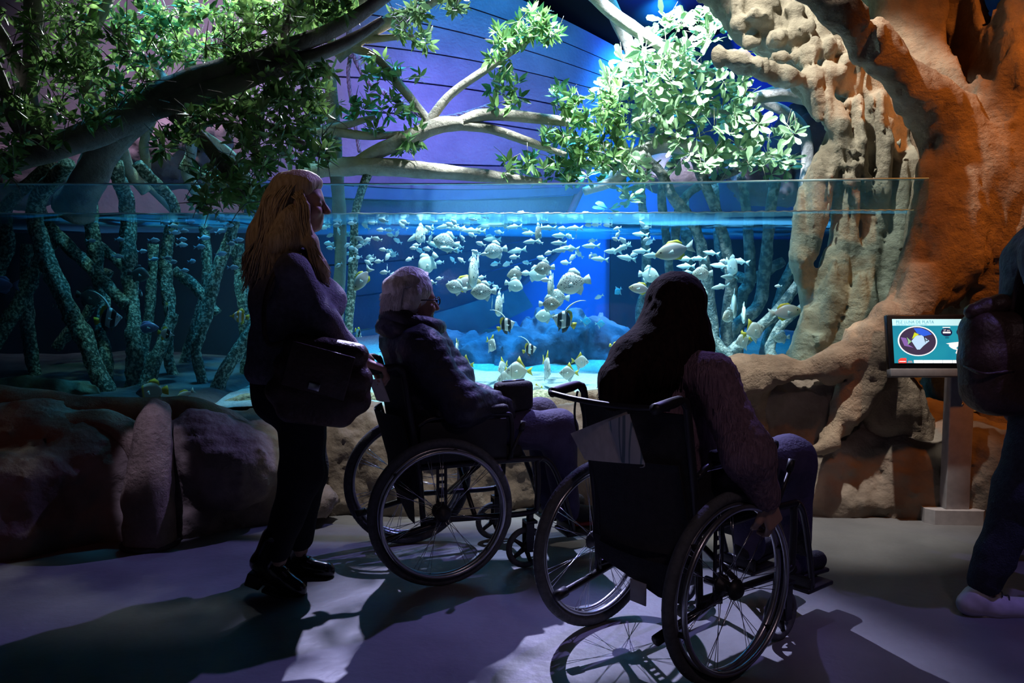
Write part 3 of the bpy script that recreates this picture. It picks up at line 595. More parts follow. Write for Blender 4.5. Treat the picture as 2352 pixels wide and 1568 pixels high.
blobs = [  # x, y, depth, rx, ry, whorls
    (60, 30, 5.1, 90, 45, 26), (130, 90, 5.0, 70, 60, 26), (200, 40, 5.2, 80, 50, 22), (150, 190, 4.9, 90, 60, 36), (230, 130, 4.9, 80, 60, 34), (30, 280, 4.8, 60, 70, 26), (100, 290, 4.8, 70, 50, 24),
    (320, 50, 5.3, 80, 50, 34), (400, 30, 5.4, 80, 40, 34), (460, 80, 5.3, 80, 60, 40), (360, 130, 5.1, 70, 50, 30), (290, 210, 4.85, 60, 40, 22), (240, 260, 4.85, 60, 36, 16), (560, 50, 5.2, 70, 60, 34), (640, 30, 5.1, 70, 40, 30),
    (530, 120, 5.0, 70, 40, 26), (620, 110, 4.95, 60, 50, 28), (700, 60, 5.0, 60, 50, 30), (740, 30, 5.0, 60, 30, 20), (430, 290, 4.85, 60, 36, 16), (400, 330, 4.85, 50, 30, 12), (480, 250, 4.85, 60, 40, 20), (580, 230, 4.9, 60, 40, 26),
    (660, 190, 4.9, 60, 50, 30), (720, 170, 4.9, 45, 50, 22), (640, 280, 4.85, 60, 50, 30), (700, 260, 4.85, 55, 50, 26), (700, 340, 4.85, 60, 40, 30), (600, 350, 4.8, 60, 36, 22), (560, 310, 4.8, 60, 36, 18),
    (500, 420, 4.72, 60, 40, 20), (480, 460, 4.7, 45, 24, 12), (570, 440, 4.72, 50, 40, 20), (560, 390, 4.75, 60, 30, 16), (600, 470, 4.72, 36, 24, 8), (780, 10, 4.9, 70, 26, 16), (950, 20, 5.2, 60, 26, 14), (1040, 15, 5.2, 50, 20, 10), (940, 70, 5.6, 40, 26, 12), (970, 90, 5.6, 26, 20, 6),
    (20, 180, 4.9, 50, 60, 16), (10, 380, 4.8, 40, 36, 8)]
mats = []; tw = []
for (x, y, Y, rx, ry, n) in blobs:
    for k in range(n):
        a, r_ = rr.uniform(0, 6.28), math.sqrt(rr.uniform(0, 1)); c = P(x + rx * r_ * math.cos(a), y + ry * r_ * math.sin(a), Y + rr.uniform(-0.28, 0.35))
        mats += leaf_mats(rr, c, unit(rr.normal(0, 1, 3) + [0.2, -0.2, 0.3]), int(rr.integers(5, 9)), 0.072, 0.36, 1.0)
        if k % 3 == 0: tw += twigs(rr, c, 2, 0.16)
tw = join(*tw); o = mk('twigs', tw, M['bark_grey'], tA); o['kind'] = 'stuff'
put_leaves(tA, mats, M['leaf'], LEAF_V, LEAF_F)
# ---- forked tan tree in front of the hull
rr = np.random.default_rng(9); Yb = 6.1
tB = thing('forked_tree', tuple(P(775, 880, 6.2)), 'bare tan branches forking in front of the violet hull, leafy only at the tips', 'tree')
limb(tB, 'trunk', [(757, 160, 13), (764, 260, 15), (772, 380, 16), (778, 470, 15), (782, 600, 14), (770, 760, 15), (760, 930, 16)], M['bark_tan'], 0.12, 12, 60, 1, Yb + 0.1)
limb(tB, 'branch', [(690, 396, 20), (760, 384, 21), (830, 382, 22), (900, 384, 20), (1000, 393, 17), (1120, 404, 14), (1245, 418, 8)], M['bark_tan'], 0.13, 14, 60, 2, Yb)
limb(tB, 'branch', [(800, 385, 12), (860, 352, 17), (930, 322, 19), (1000, 290, 18), (1065, 283, 14)], M['bark_tan'], 0.13, 14, 40, 3, Yb)
limb(tB, 'branch', [(1050, 284, 13), (1105, 264, 14), (1180, 266, 13), (1280, 277, 11), (1380, 292, 6)], M['bark_tan'], 0.13, 12, 44, 4, Yb)
limb(tB, 'branch', [(1040, 286, 12), (1130, 297, 11), (1215, 326, 10), (1300, 356, 6)], M['bark_tan'], 0.13, 12, 36, 5, Yb)
limb(tB, 'branch', [(978, 288, 12), (1030, 222, 10), (1100, 170, 9), (1155, 132, 9), (1215, 92, 6)], M['bark_tan'], 0.12, 12, 40, 6, Yb)
limb(tB, 'branch', [(990, 285, 10), (955, 240, 10), (905, 180, 10), (862, 132, 9), (810, 110, 9), (755, 95, 8)], M['bark_tan'], 0.12, 12, 40, 7, Yb)
limb(tB, 'branch', [(700, 300, 12), (780, 304, 11), (850, 312, 9), (935, 308, 7)], M['bark_tan'], 0.13, 12, 30, 8, Yb)
limb(tB, 'branch', [(720, 302, 10), (800, 286, 9), (862, 268, 6)], M['bark_tan'], 0.13, 10, 20, 9, Yb)
limb(tB, 'branch', [(770, 130, 18), (815, 95, 16), (905, 42, 13), (990, 5, 11), (1060, -30, 9)], M['bark_tan'], 0.13, 12, 36, 10, Yb)
limb(tB, 'branch', [(840, 92, 9), (900, 86, 7), (950, 84, 5)], M['bark_tan'], 0.13, 10, 16, 11, Yb)
limb(tB, 'branch', [(800, 40, 12), (830, 0, 14), (845, -30, 14)], M['bark_tan'], 0.13, 10, 14, 12, Yb)
limb(tB, 'prop_root', [(845, 400, 9), (830, 440, 9), (815, 500, 10), (812, 600, 10), (800, 760, 10), (790, 900, 11)], M['root_algae'], 0.2, 10, 40, 13, Yb)
blobsB = [(1205, 85, 60, 40, 22), (1245, 70, 40, 26, 12), (1230, 45, 36, 26, 10), (1150, 110, 36, 40, 12), (1160, 190, 30, 40, 10), (1165, 235, 36, 20, 6), (915, 250, 46, 30, 12), (940, 310, 36, 30, 10), (850, 240, 36, 26, 6), (800, 255, 40, 26, 6), (830, 290, 40, 20, 5),
          (915, 180, 26, 26, 5), (965, 172, 12, 10, 2), (860, 140, 30, 40, 8), (1300, 230, 40, 30, 9), (1350, 260, 60, 40, 20), (1390, 300, 50, 50, 22), (1290, 300, 40, 26, 8), (1310, 350, 60, 40, 20), (1370, 360, 60, 40, 20), (1290, 400, 60, 24, 14), (1180, 385, 40, 20, 7), (1220, 375, 26, 16, 4), (1410, 240, 36, 36, 12), (1260, 325, 26, 20, 4), (925, 335, 30, 20, 6)]
mats = []; tw = []
for (x, y, rx, ry, n) in blobsB:
    for k in range(n):
        a, r_ = rr.uniform(0, 6.28), math.sqrt(rr.uniform(0, 1)); c = P(x + rx * r_ * math.cos(a), y + ry * r_ * math.sin(a), Yb + rr.uniform(-0.2, 0.25))
        mats += leaf_mats(rr, c, unit(rr.normal(0, 1, 3) + [0, -0.3, 0.5]), int(rr.integers(6, 10)), 0.085, 0.34, 0.95)
        if k % 2 == 0: tw += twigs(rr, c, 1, 0.14)
o = mk('twigs', join(*tw), M['bark_tan'], tB); o['kind'] = 'stuff'
put_leaves(tB, mats, M['leaf'], LEAF_V, LEAF_F)
# ---- broad-leaved umbrella plant with pale branches, right of the hull
rr = np.random.default_rng(12); Yc = 6.4
tC = thing('umbrella_tree', tuple(P(1620, 880, 6.7)), 'brightly lit umbrella tree with pale branches and fans of rounded leaves', 'tree')
limb(tC, 'branch', [(1340, -30, 14), (1400, 25, 15), (1450, 62, 15), (1520, 105, 13), (1580, 140, 10), (1640, 175, 6)], M['bark_pale'], 0.1, 12, 44, 1, Yc)
limb(tC, 'branch', [(1385, -30, 16), (1420, 50, 16), (1445, 110, 14), (1470, 190, 12), (1500, 290, 14)], M['bark_pale'], 0.1, 12, 36, 2, Yc + 0.3)
limb(tC, 'branch', [(1400, 415, 13), (1440, 375, 15), (1480, 345, 18), (1540, 332, 19), (1610, 345, 17), (1680, 350, 15), (1740, 330, 12)], M['bark_pale'], 0.12, 14, 50, 3, Yc + 0.1)
limb(tC, 'branch', [(1500, 340, 14), (1530, 290, 13), (1600, 262, 12), (1690, 250, 12), (1740, 225, 15), (1800, 215, 18), (1860, 225, 18)], M['bark_pale'], 0.12, 12, 44, 4, Yc + 0.3)
limb(tC, 'branch', [(1745, 232, 12), (1800, 255, 12), (1840, 290, 13), (1855, 350, 14), (1850, 430, 15)], M['bark_pale'], 0.12, 12, 34, 5, Yc + 0.5)
limb(tC, 'branch', [(1480, 350, 12), (1440, 390, 13), (1400, 420, 12), (1340, 440, 9)], M['bark_pale'], 0.12, 12, 24, 6, Yc)
limb(tC, 'branch', [(1450, 115, 8), (1420, 170, 8), (1400, 230, 7), (1380, 260, 5)], M['bark_pale'], 0.12, 10, 18, 7, Yc + 0.2)
ROOTS_C = [
    [(1480, 360, 6.4, 12), (1520, 400, 6.4, 12), (1545, 450, 6.4, 12), (1590, 510, 6.4, 12), (1612, 570, 6.4, 12), (1628, 680, 6.4, 13), (1640, 780, 6.4, 14), (1650, 900, 6.4, 15)],
    [(1590, 345, 6.5, 12), (1610, 400, 6.5, 12), (1640, 470, 6.5, 12), (1660, 540, 6.5, 12), (1680, 640, 6.5, 13), (1668, 760, 6.5, 14), (1690, 900, 6.5, 15)],
    [(1560, 350, 6.8, 10), (1530, 400, 6.8, 10), (1520, 460, 6.8, 10), (1536, 600, 6.8, 10), (1540, 760, 6.8, 10)],
    [(1470, 430, 6.9, 9), (1480, 520, 6.9, 10), (1485, 640, 6.9, 10), (1470, 720, 6.9, 10), (1480, 840, 6.9, 11)],
    [(1700, 400, 6.9, 10), (1715, 500, 6.9, 11), (1722, 640, 6.9, 13), (1700, 690, 6.9, 14), (1690, 860, 6.9, 15)],
    [(1780, 410, 6.8, 12), (1765, 520, 6.8, 13), (1757, 620, 6.8, 15), (1742, 700, 6.8, 15), (1690, 750, 6.7, 14), (1640, 820, 6.7, 14)],
    [(1840, 640, 6.3, 11), (1790, 710, 6.3, 13), (1725, 770, 6.3, 13), (1660, 830, 6.3, 14), (1640, 890, 6.3, 14)],
    [(1570, 460, 7.0, 12), (1580, 600, 7.0, 13), (1590, 740, 7.0, 14), (1605, 900, 7.0, 15)],
    [(1600, 720, 6.2, 11), (1640, 780, 6.2, 12), (1690, 840, 6.2, 13), (1740, 900, 6.2, 14)],
    [(1850, 430, 7.0, 13), (1840, 560, 7.0, 13), (1800, 660, 7.0, 13), (1760, 800, 7.0, 13), (1750, 900, 7.0, 13)],
    [(1640, 420, 7.2, 10), (1660, 600, 7.2, 11), (1720, 640, 7.2, 11), (1800, 600, 7.2, 11)],
    [(1790, 840, 6.1, 12), (1770, 800, 6.15, 12), (1800, 740, 6.2, 11), (1850, 700, 6.3, 10)],
    [(1730, 350, 6.7, 11), (1690, 390, 6.7, 10), (1600, 430, 6.7, 10), (1560, 480, 6.7, 10), (1550, 560, 6.7, 10)]]
for i, q in enumerate(ROOTS_C): limb(tC, 'prop_root', q, M['root_teal'], 0.2, 12, 8 * len(q), 60 + i, freq=14)
blobsC = [(1530, 70, 50, 30, 7), (1590, 80, 50, 40, 8), (1650, 60, 40, 36, 7), (1500, 120, 50, 40, 9), (1560, 150, 60, 40, 12), (1440, 150, 50, 40, 8), (1420, 200, 50, 40, 9), (1480, 210, 60, 40, 11), (1550, 220, 60, 40, 13), (1620, 200, 60, 50, 13), (1690, 190, 50, 40, 9), (1500, 290, 50, 40, 10), (1560, 290, 60, 40, 12), (1640, 280, 60, 40, 12), (1720, 290, 50, 40, 9), (1600, 360, 60, 40, 10), (1680, 370, 60, 36, 11), (1760, 350, 50, 40, 9), (1790, 380, 40, 30, 6), (1430, 380, 50, 30, 8), (1460, 420, 50, 30, 7), (1390, 400, 50, 26, 6), (1800, 310, 36, 30, 4), (1420, 470, 36, 16, 3), (1700, 60, 36, 30, 5), (1740, 110, 36, 36, 5)]
mats = []; tw = []
for (x, y, rx, ry, n) in blobsC:
    for k in range(n):
        a, r_ = rr.uniform(0, 6.28), math.sqrt(rr.uniform(0, 1)); c = P(x + rx * r_ * math.cos(a), y + ry * r_ * math.sin(a), Yc + rr.uniform(-0.3, 0.3))
        mats += leaf_mats(rr, c, unit(rr.normal(0, 0.6, 3) + [-0.1, -0.8, 0.6]), int(rr.integers(6, 9)), 0.115, 0.42, 1.25, 0.004)
        tw += twigs(rr, c, 1, 0.15)
o = mk('leaf_stalks', join(*tw), M['bark_tan'], tC); o['kind'] = 'stuff'
put_leaves(tC, mats, M['leaf_pale'], PET_V, PET_F)
# ---- knobbly strangler fig standing in the tank at the right
fig = Sdf(0.05)
def fc(pts, k=None):
    fig.chain([P(p[0], p[1], p[2]) for p in pts], [p[3] / ppm(p[2]) for p in pts], k)
fc([(1990, 150, 5.35, 90), (1995, 280, 5.3, 88), (1995, 420, 5.25, 80), (2000, 560, 5.25, 75), (1995, 720, 5.25, 85), (1985, 880, 5.25, 110)])
fc([(1640, -40, 5.4, 46), (1740, 40, 5.4, 64), (1850, 110, 5.35, 78), (1960, 190, 5.3, 92)])
fc([(1650, 126, 5.0, 23), (1700, 142, 5.0, 27), (1760, 165, 5.0, 26), (1850, 186, 5.05, 25), (1960, 190, 5.15, 32)], 0.02)
fc([(1930, 320, 5.1, 38), (1888, 410, 5.05, 38), (1868, 500, 5.05, 37), (1838, 590, 5.02, 33)], 0.03)
fc([(1838, 590, 5.02, 34), (1850, 640, 5.05, 28), (1872, 700, 5.1, 28), (1905, 760, 5.15, 34)], 0.02)
fc([(1950, 440, 5.1, 34), (1935, 560, 5.05, 36), (1905, 680, 5.0, 42), (1865, 780, 4.98, 46), (1835, 880, 4.98, 50)], 0.025)
fc([(2010, 420, 5.1, 30), (1998, 560, 5.05, 34), (1975, 690, 5.0, 44), (1945, 800, 4.98, 52), (1930, 900, 4.98, 60)], 0.025)
fc([(2055, 400, 5.1, 34), (2050, 560, 5.05, 36), (2030, 680, 5.0, 36), (2010, 800, 5.0, 48)], 0.025)
fc([(2095, 380, 5.1, 40), (2095, 560, 5.1, 40), (2070, 720, 5.05, 40), (2060, 860, 5.05, 50)], 0.025)
fc([(1880, 220, 5.08, 30), (1925, 290, 5.02, 30), (1960, 380, 5.02, 24), (1955, 470, 5.02, 22)], 0.02)
fc([(1960, 240, 5.04, 18), (1985, 330, 5.0, 18), (1990, 430, 5.0, 18)], 0.015)
fc([(2020, 230, 5.04, 26), (2035, 330, 5.0, 24), (2020, 440, 5.0, 24)], 0.015)
fc([(1900, 250, 5.03, 12), (1930, 340, 4.98, 12), (1940, 420, 4.98, 14)], 0.012)
for (x, y, Y, r) in [(1700, 60, 5.28, 26), (1745, 40, 5.22, 30), (1790, 90, 5.2, 32), (1770, 10, 5.25, 30), (1835, 70, 5.18, 34), (1850, 130, 5.12, 30), (1900, 110, 5.12, 36), (1905, 170, 5.08, 34), (1945, 150, 5.1, 34), (1690, 20, 5.3, 22), (1880, 60, 5.2, 28), (1730, 95, 5.25, 22), (1800, 135, 5.15, 22), (1820, 30, 5.2, 26)]:
    fig.ell(P(x, y, Y), (r / ppm(Y) * 1.15, r / ppm(Y), r / ppm(Y) * 0.8), None, 0.015)
fig.cut(P(1832, 608, 4.94), (0.02, 0.03, 0.022), None, 0.01)
tF = thing('strangler_fig', tuple(P(1985, 900, 5.25)), 'knobbly pale brown strangler fig with tangled roots reaching into the water', 'tree')
def fdisp(X):
    q = X * np.array([12, 12, 1.7]); return 0.026 * fbm(q, 2, 41, True) - 0.010 + 0.007 * fbm(X * np.array([18, 18, 30]), 3, 42)
v, f = fig.mesh(0.016, fdisp); mk('trunk', (v, f), M['bark_fig'], tF)
# ---- great orange-lit trunk on the visitor side, with its sweeping buttress root
tr = Sdf(0.09)
def tcn(pts, k=None): tr.chain([P(p[0], p[1], p[2]) for p in pts], [p[3] / ppm(p[2]) for p in pts], k)
tcn([(2350, 1260, 5.2, 190), (2330, 900, 5.2, 185), (2290, 640, 5.1, 195), (2265, 470, 5.05, 185), (2265, 330, 5.05, 165)], 0.1)
tcn([(2265, 340, 5.05, 150), (2180, 200, 5.2, 130), (2120, 40, 5.4, 120), (2090, -90, 5.5, 120)], 0.08)
tcn([(2180, 290, 4.75, 70), (2110, 210, 4.62, 56), (2010, 110, 4.5, 50), (1910, 10, 4.42, 48), (1830, -70, 4.38, 46)], 0.04)
tcn([(2300, 330, 4.9, 110), (2345, 180, 4.85, 105), (2400, 30, 4.85, 100), (2440, -100, 4.9, 100)], 0.04)
tcn([(2170, 560, 4.75, 85), (2110, 680, 4.6, 62), (2050, 740, 4.5, 50), (1985, 795, 4.46, 46), (1900, 838, 4.45, 48), (1800, 862, 4.48, 55), (1700, 880, 4.55, 58), (1590, 905, 4.65, 52), (1450, 930, 4.75, 46), (1320, 940, 4.8, 42), (1200, 945, 4.85, 36)], 0.05)
tcn([(1985, 800, 4.5, 50), (1975, 880, 4.5, 50), (1935, 960, 4.42, 36), (1895, 1020, 4.36, 32), (1840, 1062, 4.34, 24)], 0.035)
tcn([(1990, 820, 4.55, 70), (2040, 930, 4.65, 80), (2080, 1060, 4.7, 90), (2100, 1200, 4.72, 90)], 0.06)
tcn([(1720, 900, 4.6, 40), (1700, 1000, 4.6, 60), (1720, 1120, 4.6, 80)], 0.06)
tcn([(2300, 900, 4.9, 80), (2330, 1040, 4.72, 60), (2310, 1130, 4.6, 45), (2270, 1200, 4.52, 34)], 0.05)
tr.ell(P(2240, 430, 4.72), (0.26, 0.16, 0.45), None, 0.08); tr.ell(P(2170, 520, 4.72), (0.2, 0.2, 0.4), None, 0.08)
tr.cut(P(2235, 110, 4.95), (0.05, 0.25, 0.32), None, 0.05)
tr.cut(P(1835, 945, 4.38), (0.17, 0.22, 0.13), None, 0.03)
def tdisp(X):
    q = X * np.array([3.2, 3.2, 1.1]); return 0.035 * fbm(q, 3, 51) + 0.010 * fbm(X * 13, 3, 52, True) + 0.012 * fbm(X * np.array([14, 14, 3.]), 2, 53, True) + 0.14 * np.clip(fbm(X * np.array([4.2, 4.2, 1.0]), 2, 55, True) - 1.05, 0, 0.3)
tT = thing('buttress_tree', tuple(P(2300, 1215, 5.1)), 'massive orange lit tree trunk with a thick buttress root sweeping along the tank foot', 'tree')
mk('trunk', tr.mesh(0.026, tdisp, lo=(-0.1, 3.9, 0.0), hi=(3.9, 6.2, 3.35)), M['bark_trunk'], tT)
# ---- roots lying on the plinth at the left, and the short dark stump in the violet beam
tR = thing('surface_root', tuple(P(300, 930, 4.45)), 'grey root snaking along the rock ledge under the left tank pane', 'tree root')
mk('root', tube([P(-80, 900, 4.4), P(80, 925, 4.42), P(220, 940, 4.42), P(350, 945, 4.42), P(440, 945, 4.42), P(520, 975, 4.42), P(590, 1010, 4.42), P(660, 1020, 4.5), P(720, 1050, 4.6)], [0.06, 0.075, 0.075, 0.07, 0.075, 0.08, 0.07, 0.06, 0.04], 16, 90, 0.14, 5, 71), M['bark_trunk'], tR)
mk('side_root', tube([P(40, 985, 4.25), P(150, 975, 4.22), P(250, 975, 4.2), P(300, 1010, 4.16), P(330, 1060, 4.12), P(335, 1120, 4.1)], [0.06, 0.06, 0.07, 0.075, 0.08, 0.085], 16, 50, 0.14, 5, 72), M['bark_trunk'], tR)
st = thing('root_stump', tuple(G(335, 1255)), 'dark round stump caught by a narrow violet beam at the left', 'tree stump')
g = G(335, 1258)
mk('stump', tube([g + [0, 0.05, 0.0], g + [0, 0.05, 0.12], g + [0, 0.06, 0.28], g + [0, 0.1, 0.42], g + [-0.02, 0.18, 0.54], g + [-0.05, 0.3, 0.60]], [0.125, 0.115, 0.11, 0.10, 0.09, 0.07], 20, 50, 0.09, 9, 73), M['bark_trunk'], st)
mk('foot_plate', lathe([(0.0, 0.0), (0.135, 0.0), (0.135, 0.015), (0.12, 0.022)], g + [0, 0.05, 0]), M['rock_dark'], st)
# ================================================================== WHEELCHAIRS
M['tyre'] = mat('grey_rubber_tyre', (0.085, 0.09, 0.10), (0.06, 0.064, 0.07), 0.75, 60, 3, 0.2, 120)
M['rim'] = plain('brushed_alloy_rim', (0.45, 0.46, 0.50), 0.28, 0.9)
M['chrome'] = plain('bright_steel', (0.62, 0.63, 0.68), 0.18, 1.0)
M['frame_black'] = plain('black_powder_coat', (0.018, 0.018, 0.024), 0.35)
M['plastic'] = plain('black_plastic', (0.014, 0.014, 0.017), 0.5)
M['nylon'] = mat('black_nylon', (0.016, 0.016, 0.020), (0.010, 0.010, 0.013), 0.8, 40, 3, 0.3, 160)
M['tag_white'] = plain('faded_white_label', (0.30, 0.30, 0.33), 0.7)
def ring(R, r, c=(0, 0, 0), n=48, seg=8, flat=None):
    a = np.arange(n) / n * 2 * math.pi; return tube(np.stack([c[0] + R * np.cos(a), np.full(n, c[1]), c[2] + R * np.sin(a)], 1), r, seg, closed=True, flat=flat)
def cyl(a, b, r, seg=12): return tube([a, b], [r, r], seg)
SPOKE = None
def wheelchair(loc, heading, label, pushbar=False, Rw=0.308):
    """local axes: x forward, y left, z up, origin on the floor under the rear axle"""
    global SPOKE
    t = thing('wheelchair', loc, label, 'wheelchair', 'visitors\' wheelchairs', heading); hw = 0.29
    K = dict(parent=t, local=True)
    for s in (1, -1):
        # big wheel: tyre with rim, hub, spokes and push rim
        tyr = ring(Rw - 0.019, 0.019, n=72, seg=10)
        tread = [tube([((Rw - 0.007) * math.cos(a), -0.014, (Rw - 0.007) * math.sin(a)), ((Rw - 0.001) * math.cos(a + .02), 0, (Rw - 0.001) * math.sin(a + .02)), ((Rw - 0.007) * math.cos(a), 0.014, (Rw - 0.007) * math.sin(a))], 0.0018, 4) for a in np.arange(60) / 60 * 2 * math.pi]
        wl = mk('big_wheel', join(tyr, *tread), M['tyre'], **K); wl.location = (0, s * hw, Rw)
        KW = dict(parent=wl, local=True)
        mk('rim', ring(Rw - 0.044, 0.012, n=64, seg=8, flat=(1.0, 0.8)), M['rim'], **KW)
        mk('hub', join(lathe([(0.0, -0.045), (0.02, -0.045), (0.034, -0.03), (0.034, -0.022), (0.018, -0.018), (0.018, 0.018), (0.034, 0.022), (0.034, 0.03), (0.02, 0.045), (0.0, 0.045)], ax=(0, 1, 0), seg=18)), M['plastic'], **KW)
        if SPOKE is None:
            SPOKE = new_mesh('spoke', *tube([(0.033, 0, 0), (Rw - 0.05, 0, 0)], 0.0013, 5)); SPOKE.materials.append(M['chrome'])
        for k in range(28):
            o = bpy.data.objects.new('spoke', SPOKE); C.objects.link(o); o.parent = wl
            a = 2 * math.pi * k / 28; tilt = (0.10 if k % 2 else -0.10); cross = 0.42 if (k // 2) % 2 else -0.42
            p0 = Vector((0.033 * math.cos(a), 0.026 if k % 2 else -0.026, 0.033 * math.sin(a))); b = a + cross * 0.62; p1 = Vector(((Rw - 0.048) * math.cos(b), 0, (Rw - 0.048) * math.sin(b)))
            d = p1 - p0; q = Vector((1, 0, 0)).rotation_difference(d); o.location = p0 - (q @ Vector((0.033, 0, 0))) * (d.length / (Rw - 0.083)); o.rotation_mode = 'QUATERNION'; o.rotation_quaternion = q; o.scale = (d.length / (Rw - 0.083), 1, 1)
        mk('push_rim', join(ring(Rw - 0.048, 0.0095, (0, s * 0.036, 0), 64, 8)), M['rim'], **KW)
        for k in range(6):
            a = 2 * math.pi * (k + 0.3) / 6; c_, s_ = math.cos(a), math.sin(a)
            mk('rim_stay', box(((Rw - 0.046) * c_, s * 0.02, (Rw - 0.046) * s_), (0.012, 0.036, 0.012)), M['plastic'], **KW)
        y = s * 0.225
        # side frame tubes
        mk('axle_plate', join(box((0, s * 0.235, 0.36), (0.012, 0.006, 0.26)), box((0.034, s * 0.235, 0.36), (0.012, 0.006, 0.26)), *[box((0.017, s * 0.235, 0.24 + 0.03 * k), (0.034, 0.006, 0.012)) for k in range(9)]), M['frame_black'], smooth=False, **K)
        mk('axle', cyl((0, s * 0.2, Rw), (0, s * hw, Rw), 0.013), M['frame_black'], **K)
        mk('back_post', tube([(-0.06, y, 0.24), (-0.08, y, 0.5), (-0.115, y, 0.72), (-0.14, y, 0.885), (-0.16, y, 0.905)], 0.0125, 10, 20), M['frame_black'], **K)
        mk('side_tube', tube([(-0.07, y, 0.26), (0.2, y, 0.25), (0.42, y, 0.25), (0.45, y, 0.30), (0.45, y, 0.46), (0.42, y, 0.485), (-0.08, y, 0.485)], 0.0125, 10, 60), M['frame_black'], **K)
        mk('tipping_tube', tube([(0.02, y, 0.245), (-0.12, y, 0.215), (-0.25, y, 0.19)], [0.014, 0.014, 0.013], 10, 14), M['frame_black'], **K)
        mk('tipping_cap', cyl((-0.22, y, 0.196), (-0.265, y, 0.187), 0.018), M['plastic'], **K)
        mk('push_handle', tube([(-0.14, y, 0.885), (-0.165, y, 0.908), (-0.20, y, 0.905), (-0.29, y, 0.893)], [0.0125, 0.013, 0.017, 0.017], 10, 18), M['plastic'], **K)
        mk('armrest', rbox((0.15, y + s * 0.005, 0.715), (0.32, 0.055, 0.035), 0.012), M['nylon'], **K)
        mk('armrest_frame', tube([(-0.08, y, 0.66), (0.0, y, 0.69), (0.28, y, 0.69), (0.33, y, 0.66), (0.33, y, 0.49)], 0.010, 8, 30), M['frame_black'], **K)
        mk('side_guard', rbox((0.12, y - s * 0.004, 0.58), (0.38, 0.006, 0.18), 0.003), M['plastic'], **K)
        mk('hanger', tube([(0.42, y, 0.485), (0.50, y - s * 0.01, 0.47), (0.56, y - s * 0.02, 0.38), (0.62, y - s * 0.03, 0.20), (0.64, y - s * 0.035, 0.13)], 0.012, 10, 24), M['frame_black'], **K)
        mk('footrest', join(rbox((0.69, y - s * 0.10, 0.115), (0.17, 0.15, 0.018), 0.006), rbox((0.625, y - s * 0.10, 0.14), (0.02, 0.15, 0.05), 0.006)), M['plastic'], **K)
        mk('calf_pad', rbox((0.60, y - s * 0.09, 0.30), (0.025, 0.13, 0.10), 0.01), M['nylon'], **K)
        mk('brake_lever', join(cyl((0.31, s * 0.25, 0.50), (0.36, s * 0.262, 0.62), 0.007), cyl((0.36, s * 0.262, 0.62), (0.37, s * 0.264, 0.66), 0.012)), M['plastic'], **K)
        # castor
        cw = mk('castor', ring(0.078, 0.014, n=32, seg=8), M['tyre'], **K); cw.location = (0.40, s * 0.215, 0.092)
        mk('castor_hub', join(cyl((0, -0.018, 0), (0, 0.018, 0), 0.018), *[tube([(0.016 * math.cos(a), 0, 0.016 * math.sin(a)), (0.07 * math.cos(a), 0, 0.07 * math.sin(a))], [0.012, 0.008], 6) for a in np.arange(5) * 1.2566]), M['plastic'], parent=cw, local=True)
        mk('castor_fork', join(box((0.012, 0.026, 0.05), (0.035, 0.006, 0.13)), box((0.012, -0.026, 0.05), (0.035, 0.006, 0.13)), box((0.02, 0, 0.115), (0.05, 0.058, 0.012)), cyl((0.02, 0, 0.115), (0.02, 0, 0.17), 0.016)), M['frame_black'], smooth=False, parent=cw, local=True)
    for a in ((1, -1), (-1, 1)): mk('cross_brace', tube([(0.17, a[0] * 0.2, 0.26), (0.19, a[1] * 0.2, 0.47)], 0.011, 8), M['frame_black'], **K)
    mk('cushion', rbox((0.17, 0, 0.515), (0.44, 0.43, 0.06), 0.02), M['nylon'], **K)
    # sling back: curved sheet with seams and a pocket
    n, m = 12, 10; V, F = [], []
    for i in range(n):
        u = i / (n - 1) * 2 - 1
        for j in range(m):
            w_ = j / (m - 1); z = 0.36 + 0.50 * w_; x = -0.075 - 0.065 * max(0, (z - 0.5) / 0.4) - 0.045 * (1 - u * u)
            V.append((x - 0.006, u * 0.235, z))
    for i in range(n - 1):
        for j in range(m - 1): F.append([i * m + j, i * m + j + 1, (i + 1) * m + j + 1, (i + 1) * m + j])
    V2 = [(x + 0.014, y, z) for x, y, z in V]; k0 = len(V); F2 = [[q + k0 for q in f[::-1]] for f in F]
    edge = []
    for j in range(m - 1): edge += [[j, j + 1, k0 + j + 1, k0 + j], [(n - 1) * m + j + 1, (n - 1) * m + j, k0 + (n - 1) * m + j, k0 + (n - 1) * m + j + 1]]
    for i in range(n - 1): edge += [[(i + 1) * m, i * m, k0 + i * m, k0 + (i + 1) * m], [i * m + m - 1, (i + 1) * m + m - 1, k0 + (i + 1) * m + m - 1, k0 + i * m + m - 1]]
    br = mk('backrest', (np.array(V + V2), F + F2 + edge), M['nylon'], **K)
    pk = [(x - 0.012 - 0.02 * (1 - abs(y) / 0.2), y * 0.86, 0.40 + (z - 0.36) * 0.60) for x, y, z in V]
    mk('back_pocket', (np.array(pk + [(x + 0.006, y, z) for x, y, z in pk]), F + F2 + edge), M['nylon'], parent=br, local=True)
    mk('skirt', (np.array([(-0.10, -0.22, 0.38), (-0.10, 0.22, 0.38), (-0.09, 0.2, 0.30), (-0.09, 0.06, 0.27), (-0.09, -0.08, 0.235), (-0.09, -0.2, 0.24)]), [[0, 1, 2, 3, 4, 5]]), M['nylon'], smooth=False, parent=br, local=True)
